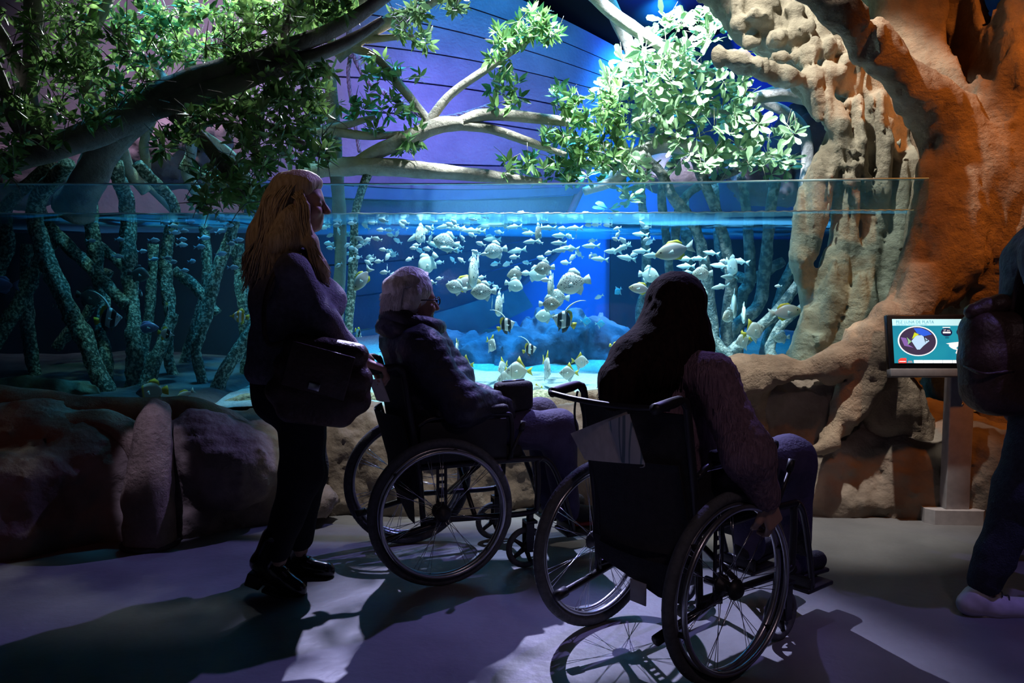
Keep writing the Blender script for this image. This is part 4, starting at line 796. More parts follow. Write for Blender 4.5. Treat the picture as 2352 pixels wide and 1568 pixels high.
    if pushbar:
        bar = mk('push_bar', join(tube([(-0.295, 0.225, 0.893), (-0.29, 0.10, 0.885), (-0.25, -0.06, 0.878), (-0.19, -0.2, 0.882)], 0.0095, 10, 24)), M['frame_black'], **K)
        mk('cable_loop', tube([(-0.16, 0.235, 0.885), (-0.14, 0.27, 0.82), (-0.13, 0.275, 0.76), (-0.125, 0.25, 0.70), (-0.13, 0.235, 0.78), (-0.15, 0.235, 0.86)], 0.004, 6, 40), M['plastic'], **K)
        bd = mk('maker_badge', ring(1.0, 0.06, n=40, seg=6), M['tag_white'], parent=br, local=True)
        bd.location = (-0.192, -0.06, 0.70); bd.rotation_euler = (0, math.radians(-12), math.radians(90)); bd.scale = (0.045, 0.03, 0.016)
        mk('badge_letters', join(*[box((0.0, 0.062 + 0 - 0.0105 * k - 0.015, 0.0), (0.002, 0.006, 0.008)) for k in range(1)]), M['tag_white'], parent=br, local=True).location = (-0.19, -0.09, 0.70)
        lb = mk('care_label', rbox((-0.11, -0.01, 0.235), (0.004, 0.07, 0.075), 0.001), M['tag_white'], **K)
    return t
H1 = math.radians(20.2); H2 = math.radians(39.0)
WC1 = np.array([-0.39, 3.71, 0.0]); WC2 = np.array([0.498, 2.83, 0.0])
chair1 = wheelchair(WC1, H1, 'black wheelchair with grey tyres carrying the grey haired woman')
chair2 = wheelchair(WC2, H2, 'nearest black wheelchair with brochures in its back pocket, carrying the dark haired woman', True)
def inchair(o, h):
    R = np.array([[math.cos(h), -math.sin(h), 0], [math.sin(h), math.cos(h), 0], [0, 0, 1]])
    return lambda x, y, z: o + R @ np.array([x, y, z])
c1, c2 = inchair(WC1, H1), inchair(WC2, H2)
# brochures tucked behind the seat backs
def paper_mat(name, base, band):
    m, n, b = material(name); L = n.links; b.inputs['Roughness'].default_value = 0.6
    tc = nd(n, 'ShaderNodeTexCoord'); br_ = nd(n, 'ShaderNodeTexBrick'); br_.inputs['Scale'].default_value = 1.0
    br_.inputs['Color1'].default_value = rgb(base); br_.inputs['Color2'].default_value = rgb(tuple(q * 0.93 for q in base)); br_.inputs['Mortar'].default_value = rgb(band)
    br_.inputs['Brick Width'].default_value = 0.09; br_.inputs['Row Height'].default_value = 0.05; br_.inputs['Mortar Size'].default_value = 0.004
    L.new(tc.outputs['Object'], br_.inputs['Vector']); L.new(br_.outputs['Color'], b.inputs['Base Color']); return m
M['paper'] = plain('matt_cream_paper', (0.72, 0.66, 0.62), 0.7); M['paper_print'] = paper_mat('printed_leaflet', (0.55, 0.55, 0.57), (0.16, 0.22, 0.26)); M['paper_blue'] = plain('blue_grey_print', (0.10, 0.14, 0.18), 0.6)
def leaflet(name, quad, mt, label, lines=0):
    """folded sheet: quad = four world corners (bottom-left, bottom-right, top-right, top-left)"""
    q = [np.array(p, float) for p in quad]; nrm = unit(np.cross(q[1] - q[0], q[3] - q[0])); n = 7; V, F = [], []
    for side in (0, 1):
        for i in range(n):
            u = i / (n - 1)
            for j in range(n):
                v = j / (n - 1); p = (q[0] * (1 - u) + q[1] * u) * (1 - v) + (q[3] * (1 - u) + q[2] * u) * v
                V.append(p + nrm * (0.006 * math.sin(u * math.pi) + side * 0.003))
    for s_ in (0, 1):
        for i in range(n - 1):
            for j in range(n - 1): F.append([s_ * n * n + a for a in (i * n + j, i * n + j + 1, (i + 1) * n + j + 1, (i + 1) * n + j)][::1 if s_ == 0 else -1])
    t = thing(name, tuple(q[0]), label, 'brochure'); mk('cover', (np.array(V), F), mt, t)
    for k in range(lines):
        v0 = 0.22 + 0.14 * k; a = q[0] * (1 - v0) + q[3] * v0; b = q[1] * (1 - v0) + q[2] * v0; d = nrm * -0.004
        for (u0, u1) in ((0.45, 0.62), (0.66, 0.90)):
            p0, p1 = a * (1 - u0) + b * u0 + d, a * (1 - u1) + b * u1 + d; up_ = (q[3] - q[0]) * 0.05
            mk('print_line', (np.array([p0, p1, p1 + up_, p0 + up_]), [[0, 1, 2, 3]]), M['paper_blue'], t, smooth=False)
    return t
yb = lambda x, o=0.05: 2.895 - (x - 1335) * 0.00215 - o
leaflet('brochure', [P(1345, 1055, yb(1345)), P(1480, 1066, yb(1480)), P(1440, 945, yb(1440)), P(1312, 995, yb(1312))], M['paper'], 'cream brochure poking out of the back pocket of the nearest wheelchair', 3)
leaflet('brochure', [P(1430, 1062, yb(1430, .07)), P(1482, 1066, yb(1482, .07)), P(1446, 950, yb(1446, .07)), P(1398, 968, yb(1398, .07))], M['paper_print'], 'printed leaflet with blue grey band tucked beside the cream brochure')
leaflet('brochure', [P(866, 918, 3.48), P(896, 922, 3.40), P(876, 868, 3.38), P(848, 870, 3.46)], M['paper'], 'small pale leaflet behind the seat of the grey haired woman')
# ================================================================== PEOPLE
M['skin'] = mat('skin', (0.42, 0.25, 0.19), (0.38, 0.22, 0.165), 0.55, 18, 4, 0.05, 90)
M['hair_blond'] = mat('strawberry_blond_hair', (0.64, 0.48, 0.31), (0.38, 0.26, 0.15), 0.5, 30, 4, 0.5, 60, stretch=(2.5, 2.5, 0.35))
M['hair_grey'] = mat('silver_hair', (0.72, 0.70, 0.72), (0.48, 0.46, 0.48), 0.5, 40, 4, 0.6, 70, stretch=(1, 1, 0.5))
M['hair_dark'] = mat('dark_brown_hair', (0.022, 0.013, 0.011), (0.010, 0.007, 0.007), 0.85, 30, 4, 0.3, 60, stretch=(2.5, 2.5, 0.35), spec=0.04)
M['knit_grey'] = mat('grey_lilac_knit', (0.20, 0.18, 0.22), (0.14, 0.125, 0.155), 0.9, 45, 4, 0.5, 140)
M['knit_mauve'] = mat('mauve_rib_knit', (0.26, 0.165, 0.22), (0.16, 0.10, 0.14), 0.95, 30, 3, 0.9, 60, stretch=(3, 3, 0.4))
M['cloth_black'] = mat('black_cloth', (0.012, 0.011, 0.015), (0.007, 0.007, 0.010), 0.85, 30, 4, 0.3, 110)
M['puffer'] = mat('navy_puffer_nylon', (0.022, 0.020, 0.040), (0.014, 0.013, 0.026), 0.5, 20, 4, 0.5, 30)
M['trouser_violet'] = mat('dark_violet_trousers', (0.055, 0.045, 0.10), (0.040, 0.032, 0.075), 0.85, 20, 4, 0.3, 90)
M['denim'] = mat('dark_denim', (0.035, 0.040, 0.065), (0.022, 0.026, 0.045), 0.9, 60, 4, 0.4, 160)
M['leather'] = mat('brown_leather', (0.085, 0.05, 0.042), (0.05, 0.03, 0.026), 0.42, 14, 6, 0.3, 60)
M['boot'] = plain('black_polished_leather', (0.012, 0.012, 0.015), 0.18, coat=0.4)
M['shoe_white'] = plain('pale_trainer', (0.55, 0.52, 0.58), 0.35); M['shoe_red'] = plain('red_shoe', (0.35, 0.03, 0.02), 0.5)
M['jacket'] = mat('violet_grey_jacket', (0.10, 0.075, 0.14), (0.06, 0.045, 0.09), 0.7, 14, 5, 0.4, 40)
M['lens'] = plain('spectacle_frame', (0.02, 0.015, 0.02), 0.25)
def head_mesh(c, fwd, s=1.0, up=(0, 0, 1)):
    """head with brow, eye sockets, nose, lips, chin and ears; c = centre of the skull, height about 0.225*s"""
    R = frame(fwd, up); q = lambda x, y, z: np.array(c) + R @ (np.array([x, y, z]) * s)
    h = Sdf(0.018 * s)
    h.ell(q(-0.012, 0, 0.03), np.array([0.094, 0.073, 0.083]) * s, R); h.ell(q(0.030, 0, -0.035), np.array([0.058, 0.058, 0.072]) * s, R)
    h.ell(q(0.052, 0, -0.083), np.array([0.032, 0.034, 0.024]) * s, R); h.cap(q(0.068, -0.03, 0.022), q(0.068, 0.03, 0.022), 0.014 * s)
    h.cap(q(0.084, 0, 0.012), q(0.106, 0, -0.024), 0.008 * s, 0.012 * s, 0.01 * s)
    for y in (-1, 1):
        h.ell(q(0.070, y * 0.040, -0.026), np.array([0.018, 0.020, 0.018]) * s, R); h.cut(q(0.090, y * 0.030, 0.003), np.array([0.016, 0.017, 0.011]) * s, R, 0.012 * s)
        h.ell(q(0.074, y * 0.030, 0.002), np.array([0.013, 0.014, 0.011]) * s, R, 0.004 * s); h.ell(q(-0.005, y * 0.075, -0.005), np.array([0.020, 0.009, 0.031]) * s, R, 0.008 * s)
        h.cap(q(0.100, y * 0.009, -0.029), q(0.096, y * 0.009, -0.030), 0.007 * s, None, 0.006 * s)
    h.cap(q(0.082, -0.018, -0.050), q(0.082, 0.018, -0.050), 0.0075 * s, None, 0.005 * s); h.cap(q(0.080, -0.016, -0.063), q(0.080, 0.016, -0.063), 0.0085 * s, None, 0.005 * s)
    h.cut(q(0.098, 0, -0.0565), np.array([0.010, 0.024, 0.0022]) * s, R, 0.004 * s)
    return h.mesh(0.0062 * s)
def hand_mesh(wr, fwd, palm, thumb_side, curl=0.6, s=1.0):
    """palm and five separate fingers; fwd = along the hand, palm = direction the palm faces, thumb_side = +1/-1"""
    f = unit(fwd); p = unit(np.array(palm) - f * np.dot(palm, f)); l = np.cross(p, f) * thumb_side
    q = lambda a, b, c: np.array(wr) + (f * a + l * b + p * c) * s
    h = Sdf(0.010 * s)
    h.cap(q(-0.03, 0, 0), q(0.01, 0, 0), 0.024 * s, 0.026 * s)
    for b in (-0.026, -0.009, 0.009, 0.026): h.cap(q(0.012, b * 0.7, 0), q(0.085, b, -0.002), 0.016 * s, 0.0125 * s)
    L = [(0.026, 0.040, 0.024, 0.020), (0.009, 0.045, 0.028, 0.022), (-0.009, 0.042, 0.026, 0.021), (-0.026, 0.032, 0.020, 0.018)]
    for i, (b, l1, l2, l3) in enumerate(L):
        a0 = q(0.086, b, 0); pts = [a0]; ang = curl * (0.6 + 0.06 * i); d0 = np.array(a0)
        for ln in (l1, l2, l3):
            d = f * math.cos(ang) + p * math.sin(ang); d0 = d0 + d * ln * s; pts.append(d0); ang += curl * 0.85
        h.chain(pts, [0.0098 * s, 0.0090 * s, 0.0082 * s, 0.0070 * s], 0.003 * s)
    t = [q(0.018, 0.022, 0.006), q(0.050, 0.046, 0.016), q(0.078, 0.050, 0.028 + 0.012 * curl), q(0.098, 0.044, 0.036 + 0.03 * curl)]
    h.chain(t, [0.015 * s, 0.0125 * s, 0.0105 * s, 0.0085 * s], 0.006 * s)
    return h.mesh(0.0042 * s)
def chain_mesh(chains, k, res, extra=None, disp=None):
    s = Sdf(k)
    for pts, rad in chains: s.chain([np.array(p, float) for p in pts], rad)
    if extra: extra(s)
    return s.mesh(res, disp)
def strands(rr, rootf, n, pts, r=0.0035, seg=4):
    """hair locks: pts(u, v) gives the centre line of a lock"""
    out = []
    for k in range(n):
        u = rr.uniform(0, 1); q = pts(u, rr); out.append(tube(q, np.array([r, r * 1.2, r * 1.1, r, r * 0.3])[:len(q)] if len(q) == 5 else r, seg, 14))
    return join(*out)
def boot_mesh(heel, toe, h=0.16, heelh=0.05, wd=0.045, tilt_up=(0, 0, 1), shaft=0.05, lace=True):
    """ankle boot from heel point to toe point (both on its sole line)"""
    f = unit(np.array(toe) - heel); L = np.linalg.norm(np.array(toe) - heel); u = unit(np.array(tilt_up) - f * np.dot(tilt_up, f)); l = np.cross(u, f)
    R = np.stack([f, l, u], 1); q = lambda a, b, c: np.array(heel) + R @ np.array([a * L, b, c])
    s = Sdf(0.02)
    s.cap(q(0.10, 0, heelh + 0.045), q(0.45, 0, heelh * 0.75 + 0.04), wd * 0.85, wd * 0.9); s.cap(q(0.45, 0, heelh * 0.6 + 0.04), q(0.86, 0, 0.045), wd * 0.9, wd * 0.88)
    s.cap(q(0.16, 0, heelh + 0.05), q(0.20, 0, heelh + h), 0.045, shaft)
    sole = Sdf(0.008); sole.cap(q(0.5, 0, 0.014), q(0.90, 0, 0.012), wd * 0.9, wd * 0.86)
    v, f_ = s.mesh(0.010); loc = (v - heel) @ R; m = loc[:, 2] < 0.006; loc[m, 2] = 0.006; v = loc @ R.T + heel
    return (v, f_), q, R
def boot(parent, name, heel, toe, mt, heelh=0.05, h=0.16, wd=0.045, sole_m=None, laces=True):
    vf, q, R = boot_mesh(np.array(heel, float), np.array(toe, float), h, heelh, wd); L = np.linalg.norm(np.array(toe, float) - heel)
    b = mk(name, vf, mt, parent)
    mk('sole', join(rbox(q(0.66, 0, 0.008), (L * 0.70, wd * 1.75, 0.018), 0.008, R), rbox(q(0.34, 0, heelh * 0.45 + 0.01), (L * 0.2, wd * 1.3, 0.018), 0.006, R)), sole_m or M['plastic'], b)
    if heelh > 0.02: mk('heel', rbox(q(0.13, 0, heelh * 0.5), (L * 0.27, wd * 1.5, heelh), 0.006, R), sole_m or M['plastic'], b)
    if laces:
        for k in range(4):
            a = 0.30 + 0.09 * k; z = heelh * (1 - a) + 0.135 - 0.14 * (a - 0.25)
            mk('lace', tube([q(a, -0.022, z - 0.012), q(a + 0.03, 0, z), q(a, 0.022, z - 0.012)], 0.003, 5, 8), M['plastic'], b)
    return b
# ------------------------------------------------ standing woman with long blond hair, pushing the wheelchair
YW = 3.47
w1 = thing('person', tuple(P(650, 1378, YW)), 'standing woman with long wavy blond hair pushing the wheelchair, seen in profile', 'person')
px = lambda x, y, Y=YW: P(x, y, Y)
hd = px(692, 468); n0 = px(672, 555)
hipN, hipF = px(690, 880, YW - 0.09), px(690, 880, YW + 0.09)
knN, anN = px(693, 1090, YW - 0.09), px(638, 1285, YW - 0.13); knF, anF = px(706, 1085, YW + 0.07), px(688, 1262, YW + 0.09)
shN, shF = px(672, 618, YW - 0.17), px(682, 618, YW + 0.17)
elN, wrN = px(742, 742, YW - 0.16), px(846, 828, YW - 0.05)
hdN = np.array(c1(-0.245, -0.225, 0.90)); elF = px(752, 745, YW + 0.22); hdF = np.array(c1(-0.245, 0.225, 0.90)); wrF = hdF + [-0.10, -0.03, 0.05]
body = chain_mesh([([hipN, knN, anN], [0.075, 0.052, 0.036]), ([hipF, knF, anF], [0.075, 0.052, 0.036]), ([px(680, 870), px(672, 800), px(680, 700), px(675, 620)], [0.12, 0.105, 0.12, 0.09]), ([shN, elN, wrN], [0.048, 0.036, 0.026]), ([shF, elF, wrF], [0.048, 0.036, 0.026]), ([n0 + [0, 0, -0.03], hd + [-0.015, 0, -0.06]], [0.055, 0.05]), ([shN, px(675, 600), shF], [0.05, 0.06, 0.05])], 0.04, 0.014)
wrN2 = hdN + np.array([-0.055, -0.01, 0.035])
hN = hand_mesh(wrN2, unit(hdN - wrN2 + [0.03, 0.01, 0.0]), (0.35, 0.1, -1), -1, 1.15, 1.0)
hF = hand_mesh(wrF, unit(hdF - wrF), (0.2, 0, -1), 1, 1.15, 1.0)
mk('body', join(body, head_mesh(hd, (1, 0.05, -0.06), 1.02), hN, hF), M['skin'], w1)
def swx(s):
    s.ell(px(728, 690), (0.115, 0.15, 0.10)); s.ell(px(650, 695), (0.12, 0.155, 0.16)); s.ell(px(660, 800), (0.15, 0.17, 0.14)); s.ell(px(640, 850), (0.13, 0.165, 0.08))
sweater = chain_mesh([([px(676, 850), px(672, 780), px(672, 690), px(672, 625)], [0.145, 0.14, 0.15, 0.10]), ([shN, elN, wrN2 + [-0.02, 0, 0.01]], [0.062, 0.056, 0.042]), ([shF, elF, wrF], [0.062, 0.056, 0.042]), ([shN + [0, 0.02, -0.01], px(674, 600), shF + [0, -0.02, -0.01]], [0.058, 0.07, 0.058])], 0.05, 0.014, swx, lambda X: 0.006 * fbm(X * np.array([9, 9, 16]), 3, 61))
sw = mk('sweater', sweater, M['knit_grey'], w1)
mk('collar', tube([px(700, 575, YW - 0.06), px(715, 585, YW), px(700, 575, YW + 0.06), px(650, 565, YW + 0.05), px(640, 562, YW), px(650, 565, YW - 0.05)], 0.018, 8, 30, closed=False), M['knit_grey'], sw)
mk('cuff', tube([wrN2 + [-0.045, -0.005, 0.025], wrN2 + [-0.01, 0, 0.006]], [0.043, 0.040], 14), M['knit_grey'], sw)
mk('trousers', chain_mesh([([px(668, 860), px(672, 900)], [0.15, 0.145]), ([hipN, knN, anN + [0, 0, 0.05]], [0.112, 0.078, 0.058]), ([hipF, knF, anF + [0, 0, 0.05]], [0.112, 0.078, 0.058])], 0.05, 0.014, lambda s: s.ell(px(648, 900), (0.12, 0.15, 0.12)), lambda X: 0.004 * fbm(X * 14, 3, 62)), M['cloth_black'], w1)
boot(w1, 'boot', px(566, 1338, YW - 0.13), px(692, 1384, YW - 0.14), M['boot'], 0.055)
boot(w1, 'boot', px(655, 1345, YW + 0.09), px(768, 1332, YW + 0.07), M['boot'], 0.055)
rr = np.random.default_rng(31)
hairS = Sdf(0.03)
hairS.ell(hd + [-0.035, 0, 0.045], (0.108, 0.098, 0.098)); hairS.ell(hd + [-0.070, 0, -0.03], (0.085, 0.098, 0.11)); hairS.ell(hd + [0.022, 0, 0.078], (0.078, 0.082, 0.060))
hairS.chain([px(650, 480), px(622, 550), px(598, 610), px(580, 650)], [0.10, 0.10, 0.075, 0.03]); hairS.chain([px(660, 500, YW - 0.08), px(650, 560, YW - 0.11), px(640, 600, YW - 0.13)], [0.06, 0.07, 0.04])
hairS.chain([px(690, 500, YW - 0.075), px(715, 555, YW - 0.10), px(738, 610, YW - 0.10), px(756, 655, YW - 0.09)], [0.035, 0.034, 0.03, 0.008]); hairS.chain([px(650, 520, YW + 0.08), px(630, 580, YW + 0.11)], [0.06, 0.04])
hairS.cut(hd + [0.118, 0, -0.045], (0.075, 0.075, 0.10), None, 0.02)
hr = mk('hair', hairS.mesh(0.010, lambda X: 0.009 + 0.005 * fbm(X * np.array([30, 30, 4]), 2, 63)), M['hair_blond'], w1)
def lock(u, rr):
    s = rr.choice([-1, -1, 1]); yo = s * rr.uniform(0.05, 0.108); x0, y0 = 690 - 60 * u + rr.uniform(-15, 15), 400 + 50 * u
    x1, y1 = 640 - 30 * u, 500; x2 = rr.uniform(565, 640); y2 = rr.uniform(580, 630); e = rr.uniform(15, 50)
    if rr.uniform() < 0.22: x1, y1, x2, y2 = rr.uniform(680, 705), 520, rr.uniform(715, 745), rr.uniform(590, 630); return [px(x0, y0, YW + yo * 0.5), px(x1, 460, YW + yo), px(x1 + 8, y1, YW + yo * 1.15), px(x2, y2, YW + yo * 1.2), px(x2 + 16, y2 + e, YW + yo)]
    return [px(x0, y0, YW + yo * 0.6), px(x1 + rr.uniform(-10, 20), 460, YW + yo * 1.05), px((x1 + x2) / 2, 540, YW + yo * 1.2), px(x2 + rr.uniform(-8, 8), y2, YW + yo * 1.2), px(x2 - rr.uniform(0, 16), y2 + e, YW + yo)]
mk('locks', strands(rr, None, 1100, lock, 0.0026), M['hair_blond'], hr)
# shoulder bag
bagY = YW - 0.24
bc = px(738, 885, bagY); Rb = frame((math.cos(0.28), 0.10, -math.sin(0.28)))
bag = thing('shoulder_bag', tuple(px(738, 985, bagY)), 'large dark leather shoulder bag hanging at the standing woman\'s hip', 'bag')
bs = Sdf(0.03); bs.cap(bc + Rb @ [-0.135, 0, 0.13], bc + Rb @ [0.10, 0, 0.15], 0.045); bs.cap(bc + Rb @ [-0.145, 0, -0.06], bc + Rb @ [0.145, 0, -0.02], 0.055); bs.cap(bc + Rb @ [-0.14, 0, 0.04], bc + Rb @ [0.13, 0, 0.06], 0.055); bs.cap(bc + Rb @ [-0.09, 0, -0.115], bc + Rb @ [0.10, 0, -0.085], 0.055); bs.cap(bc + Rb @ [-0.06, 0, 0.06], bc + Rb @ [0.06, 0, -0.06], 0.06)
mk('bag_body', bs.mesh(0.012), M['leather'], bag)
mk('flap', rbox(bc + Rb @ [-0.02, -0.062, 0.06], (0.24, 0.010, 0.17), 0.005, Rb), M['leather'], bag)
bk = mk('buckle', rbox(bc + Rb @ [-0.02, -0.070, 0.0], (0.045, 0.010, 0.03), 0.004, Rb), M['rim'], bag)
mk('strap', tube([bc + Rb @ [-0.15, 0, 0.14], px(618, 790, bagY + 0.02), px(606, 720, YW - 0.20), px(620, 650, YW - 0.19), px(650, 600, YW - 0.15), px(664, 592, YW - 0.10)], 0.010, 8, 40, flat=(0.4, 1.2)), M['leather'], bag)
# ------------------------------------------------ grey-haired woman in the first wheelchair
w2 = thing('person', tuple(c1(0.2, 0, 0.545)), 'grey haired woman with glasses and dark padded coat seated in the wheelchair', 'person')
hd = c1(-0.035, 0, 1.165); F1 = c1(1, 0, 0) - c1(0, 0, 0)
kR, kL = c1(0.60, -0.11, 0.585), c1(0.60, 0.11, 0.60); fR, fL = c1(0.645, -0.10, 0.20), c1(0.645, 0.10, 0.20)
shR, shL = c1(-0.05, -0.18, 0.965), c1(-0.05, 0.18, 0.965); eR, eL = c1(0.10, -0.24, 0.745), c1(0.10, 0.24, 0.745); hR, hL = c1(0.37, -0.08, 0.705), c1(0.38, 0.07, 0.705)
body = chain_mesh([([c1(0.05, -0.09, 0.60), kR, fR], [0.08, 0.058, 0.038]), ([c1(0.05, 0.09, 0.60), kL, fL], [0.08, 0.058, 0.038]), ([c1(0.03, 0, 0.62), c1(0, 0, 0.8), c1(-0.04, 0, 0.95)], [0.13, 0.12, 0.1]), ([shR, eR, hR], [0.048, 0.038, 0.027]), ([shL, eL, hL], [0.048, 0.038, 0.027]), ([shR, c1(-0.04, 0, 1.0), shL], [0.05, 0.06, 0.05]), ([c1(-0.05, 0, 1.0), hd - [0, 0, 0.05]], [0.055, 0.05])], 0.04, 0.014)
mk('body', join(body, head_mesh(hd, F1 + [0, 0, -0.08], 0.98), hand_mesh(hR, c1(0.7, 0.7, -0.1) - c1(0, 0, 0), (0.2, 0.2, -1), -1, 0.8, 0.95), hand_mesh(hL, c1(0.7, -0.7, -0.1) - c1(0, 0, 0), (0.2, 0.2, -1), 1, 0.8, 0.95)), M['skin'], w2)
def puff(X):
    q = np.sin(X[:, 2] * 2 * math.pi / 0.085 + 1.2 * fbm(X * 4, 2, 65)); return -0.006 * np.abs(q) + 0.004 + 0.008 * fbm(X * 11, 3, 66)
coat = mk('padded_coat', chain_mesh([([c1(0.05, 0, 0.60), c1(0.02, 0, 0.76), c1(-0.02, 0, 0.93)], [0.165, 0.165, 0.155]), ([shR, eR, c1(0.32, -0.12, 0.71)], [0.098, 0.082, 0.06]), ([shL, eL, c1(0.32, 0.12, 0.71)], [0.098, 0.082, 0.06]), ([shR, c1(-0.05, 0, 0.99), shL], [0.085, 0.10, 0.085]), ([c1(0.1, -0.1, 0.60), c1(0.28, -0.1, 0.61)], [0.115, 0.10]), ([c1(0.1, 0.1, 0.60), c1(0.28, 0.1, 0.61)], [0.115, 0.10])], 0.05, 0.013, lambda s: s.ell(c1(0.08, 0, 0.80), (0.15, 0.17, 0.16)), puff), M['puffer'], w2)
a = np.arange(30) / 30 * 2 * math.pi
for k, (z, r, rr_) in enumerate(((1.035, 0.098, 0.040), (1.075, 0.100, 0.036))):
    mk('hood_roll', tube([c1(-0.05 + 0.012 * k + r * 1.06 * math.cos(t), r * math.sin(t), z - 0.025 * math.cos(t)) for t in a], [rr_ * (1.25 if math.cos(t) < -0.4 else 1.0) for t in a], 12, closed=True, bark=0.12, freq=20, seed=4), M['puffer'], coat)
mk('drawstring', tube([c1(0.07, -0.06, 1.02), c1(0.085, -0.06, 0.99), c1(0.08, -0.062, 0.95)], 0.005, 6, 10), M['plastic'], coat)
mk('trousers', chain_mesh([([c1(0.05, 0, 0.60), c1(0.12, 0, 0.60)], [0.14, 0.13]), ([c1(0.1, -0.09, 0.60), kR, fR], [0.10, 0.082, 0.062]), ([c1(0.1, 0.09, 0.60), kL, fL], [0.10, 0.082, 0.062])], 0.05, 0.014, None, lambda X: 0.006 * fbm(X * 12, 3, 67)), M['trouser_violet'], w2)
boot(w2, 'shoe', c1(0.60, -0.10, 0.135), c1(0.83, -0.115, 0.13), M['cloth_black'], 0.015, 0.08, 0.042, M['shoe_red'], False)
boot(w2, 'shoe', c1(0.60, 0.10, 0.135), c1(0.83, 0.115, 0.13), M['cloth_black'], 0.015, 0.08, 0.042, M['shoe_red'], False)
R2 = frame(F1); rr = np.random.default_rng(33)
hs = Sdf(0.03); q = lambda x, y, z: hd + R2 @ np.array([x, y, z])
hs.ell(q(-0.020, 0, 0.048), (0.108, 0.094, 0.100), R2); hs.ell(q(-0.062, 0, -0.01), (0.078, 0.092, 0.098), R2); hs.ell(q(-0.085, 0, 0.055), (0.06, 0.075, 0.055), R2); hs.ell(q(-0.06, 0, -0.065), (0.055, 0.066, 0.06), R2); hs.ell(q(-0.01, 0, 0.08), (0.075, 0.07, 0.075), R2); hs.cap(q(-0.03, -0.078, -0.01), q(-0.02, -0.078, 0.02), 0.026); hs.cap(q(-0.03, 0.078, -0.01), q(-0.02, 0.078, 0.02), 0.026)
hs.cut(q(0.105, 0, -0.035), (0.075, 0.08, 0.095), R2, 0.02)
hr = mk('hair', hs.mesh(0.008, lambda X: 0.006 + 0.005 * fbm((X - hd) @ R2 * np.array([14, 40, 22]), 2, 68)), M['hair_grey'], w2)
def lock2(u, rr):
    t = rr.uniform(-1, 1); b = rr.uniform(-0.6, 1.0); y = 0.09 * t
    k = math.sqrt(max(0.05, 1 - t * t * 0.7))
    return [q(0.06 * k, y * 0.7, 0.115 * k + 0.01), q(0.0, y * 0.9, 0.135 * k), q(-0.06, y, 0.115 * k), q(-0.115 * k - 0.008, y, 0.05), q(-0.136 * k - 0.004 - rr.uniform(0, 0.014), y * 0.98, 0.0 - rr.uniform(-0.03, 0.11))]
mk('locks', strands(rr, None, 800, lock2, 0.0020), M['hair_grey'], hr)
gl = thing('eyeglasses', tuple(q(0.09, 0, 0.004)), 'dark rimmed glasses on the grey haired woman', 'glasses')
for s in (-1, 1):
    fr_ = mk('lens_rim', tube([q(0.099, s * 0.033 + 0.024 * math.cos(t), 0.002 + 0.017 * math.sin(t)) for t in a], 0.0028, 6, closed=True), M['lens'], gl)
    mk('temple', tube([q(0.097, s * 0.058, 0.008), q(0.05, s * 0.079, 0.008), q(-0.01, s * 0.085, 0.005), q(-0.03, s * 0.085, -0.012)], 0.003, 6, 12), M['lens'], gl)
mk('bridge', tube([q(0.099, -0.01, 0.004), q(0.104, 0, 0.008), q(0.099, 0.01, 0.004)], 0.0025, 6, 8), M['lens'], gl)
lb = thing('handbag', tuple(c1(0.36, -0.09, 0.68)), 'small black handbag held on the grey haired woman\'s lap', 'bag')
Rl = frame(c1(0.9, 0.25, 0) - c1(0, 0, 0)); cc = c1(0.385, -0.10, 0.745)
mk('bag_body', rbox(cc, (0.17, 0.09, 0.13), 0.02, Rl), M['nylon'], lb); mk('clasp', rbox(cc + Rl @ [0, 0, 0.067], (0.12, 0.012, 0.010), 0.003, Rl), M['chrome'], lb)
mk('strap', tube([cc + Rl @ [-0.085, 0, 0.05], cc + Rl @ [-0.095, 0.01, 0.0], cc + Rl @ [-0.09, 0.02, -0.05]], 0.006, 6, 16), M['leather'], lb)
# ------------------------------------------------ dark-haired woman in the nearest wheelchair, seen from behind
w3 = thing('person', tuple(c2(0.2, 0, 0.545)), 'woman with long straight dark hair and mauve knit sweater seated in the nearest wheelchair', 'person')
hd = P(1551, 706, 2.93); F2v = c2(1, 0, 0) - c2(0, 0, 0); look = F2v * 0.8 + np.array([-0.15, 0.5, 0.0])
kR, kL = c2(0.58, -0.12, 0.60), c2(0.58, 0.12, 0.60); fR, fL = c2(0.66, -0.10, 0.20), c2(0.66, 0.10, 0.20)
shR, shL = c2(0.03, -0.185, 0.955), c2(0.03, 0.18, 0.955); eR, hR = c2(0.02, -0.335, 0.735), c2(0.13, -0.335, 0.565); eL, hL = c2(0.10, 0.25, 0.735), c2(0.34, 0.12, 0.68)
body = chain_mesh([([c2(0.08, -0.09, 0.60), kR, fR], [0.08, 0.058, 0.038]), ([c2(0.08, 0.09, 0.60), kL, fL], [0.08, 0.058, 0.038]), ([c2(0.05, 0, 0.62), c2(0.03, 0, 0.8), c2(0.04, 0, 0.95)], [0.13, 0.115, 0.1]), ([shR, eR, hR], [0.048, 0.036, 0.025]), ([shL, eL, hL], [0.048, 0.036, 0.025]), ([shR, c2(0.04, 0, 1.0), shL], [0.05, 0.06, 0.05]), ([c2(0.04, 0, 1.0), hd - [0, 0, 0.05]], [0.053, 0.048])], 0.04, 0.014)
mk('body', join(body, head_mesh(hd, look, 0.98), hand_mesh(hR, c2(0.45, 0.02, -0.85) - c2(0, 0, 0), c2(0.1, 1, 0) - c2(0, 0, 0), 1, 0.75, 0.95), hand_mesh(hL, c2(0.9, -0.3, -0.1) - c2(0, 0, 0), (0, 0, -1), 1, 0.4, 0.95)), M['skin'], w3)
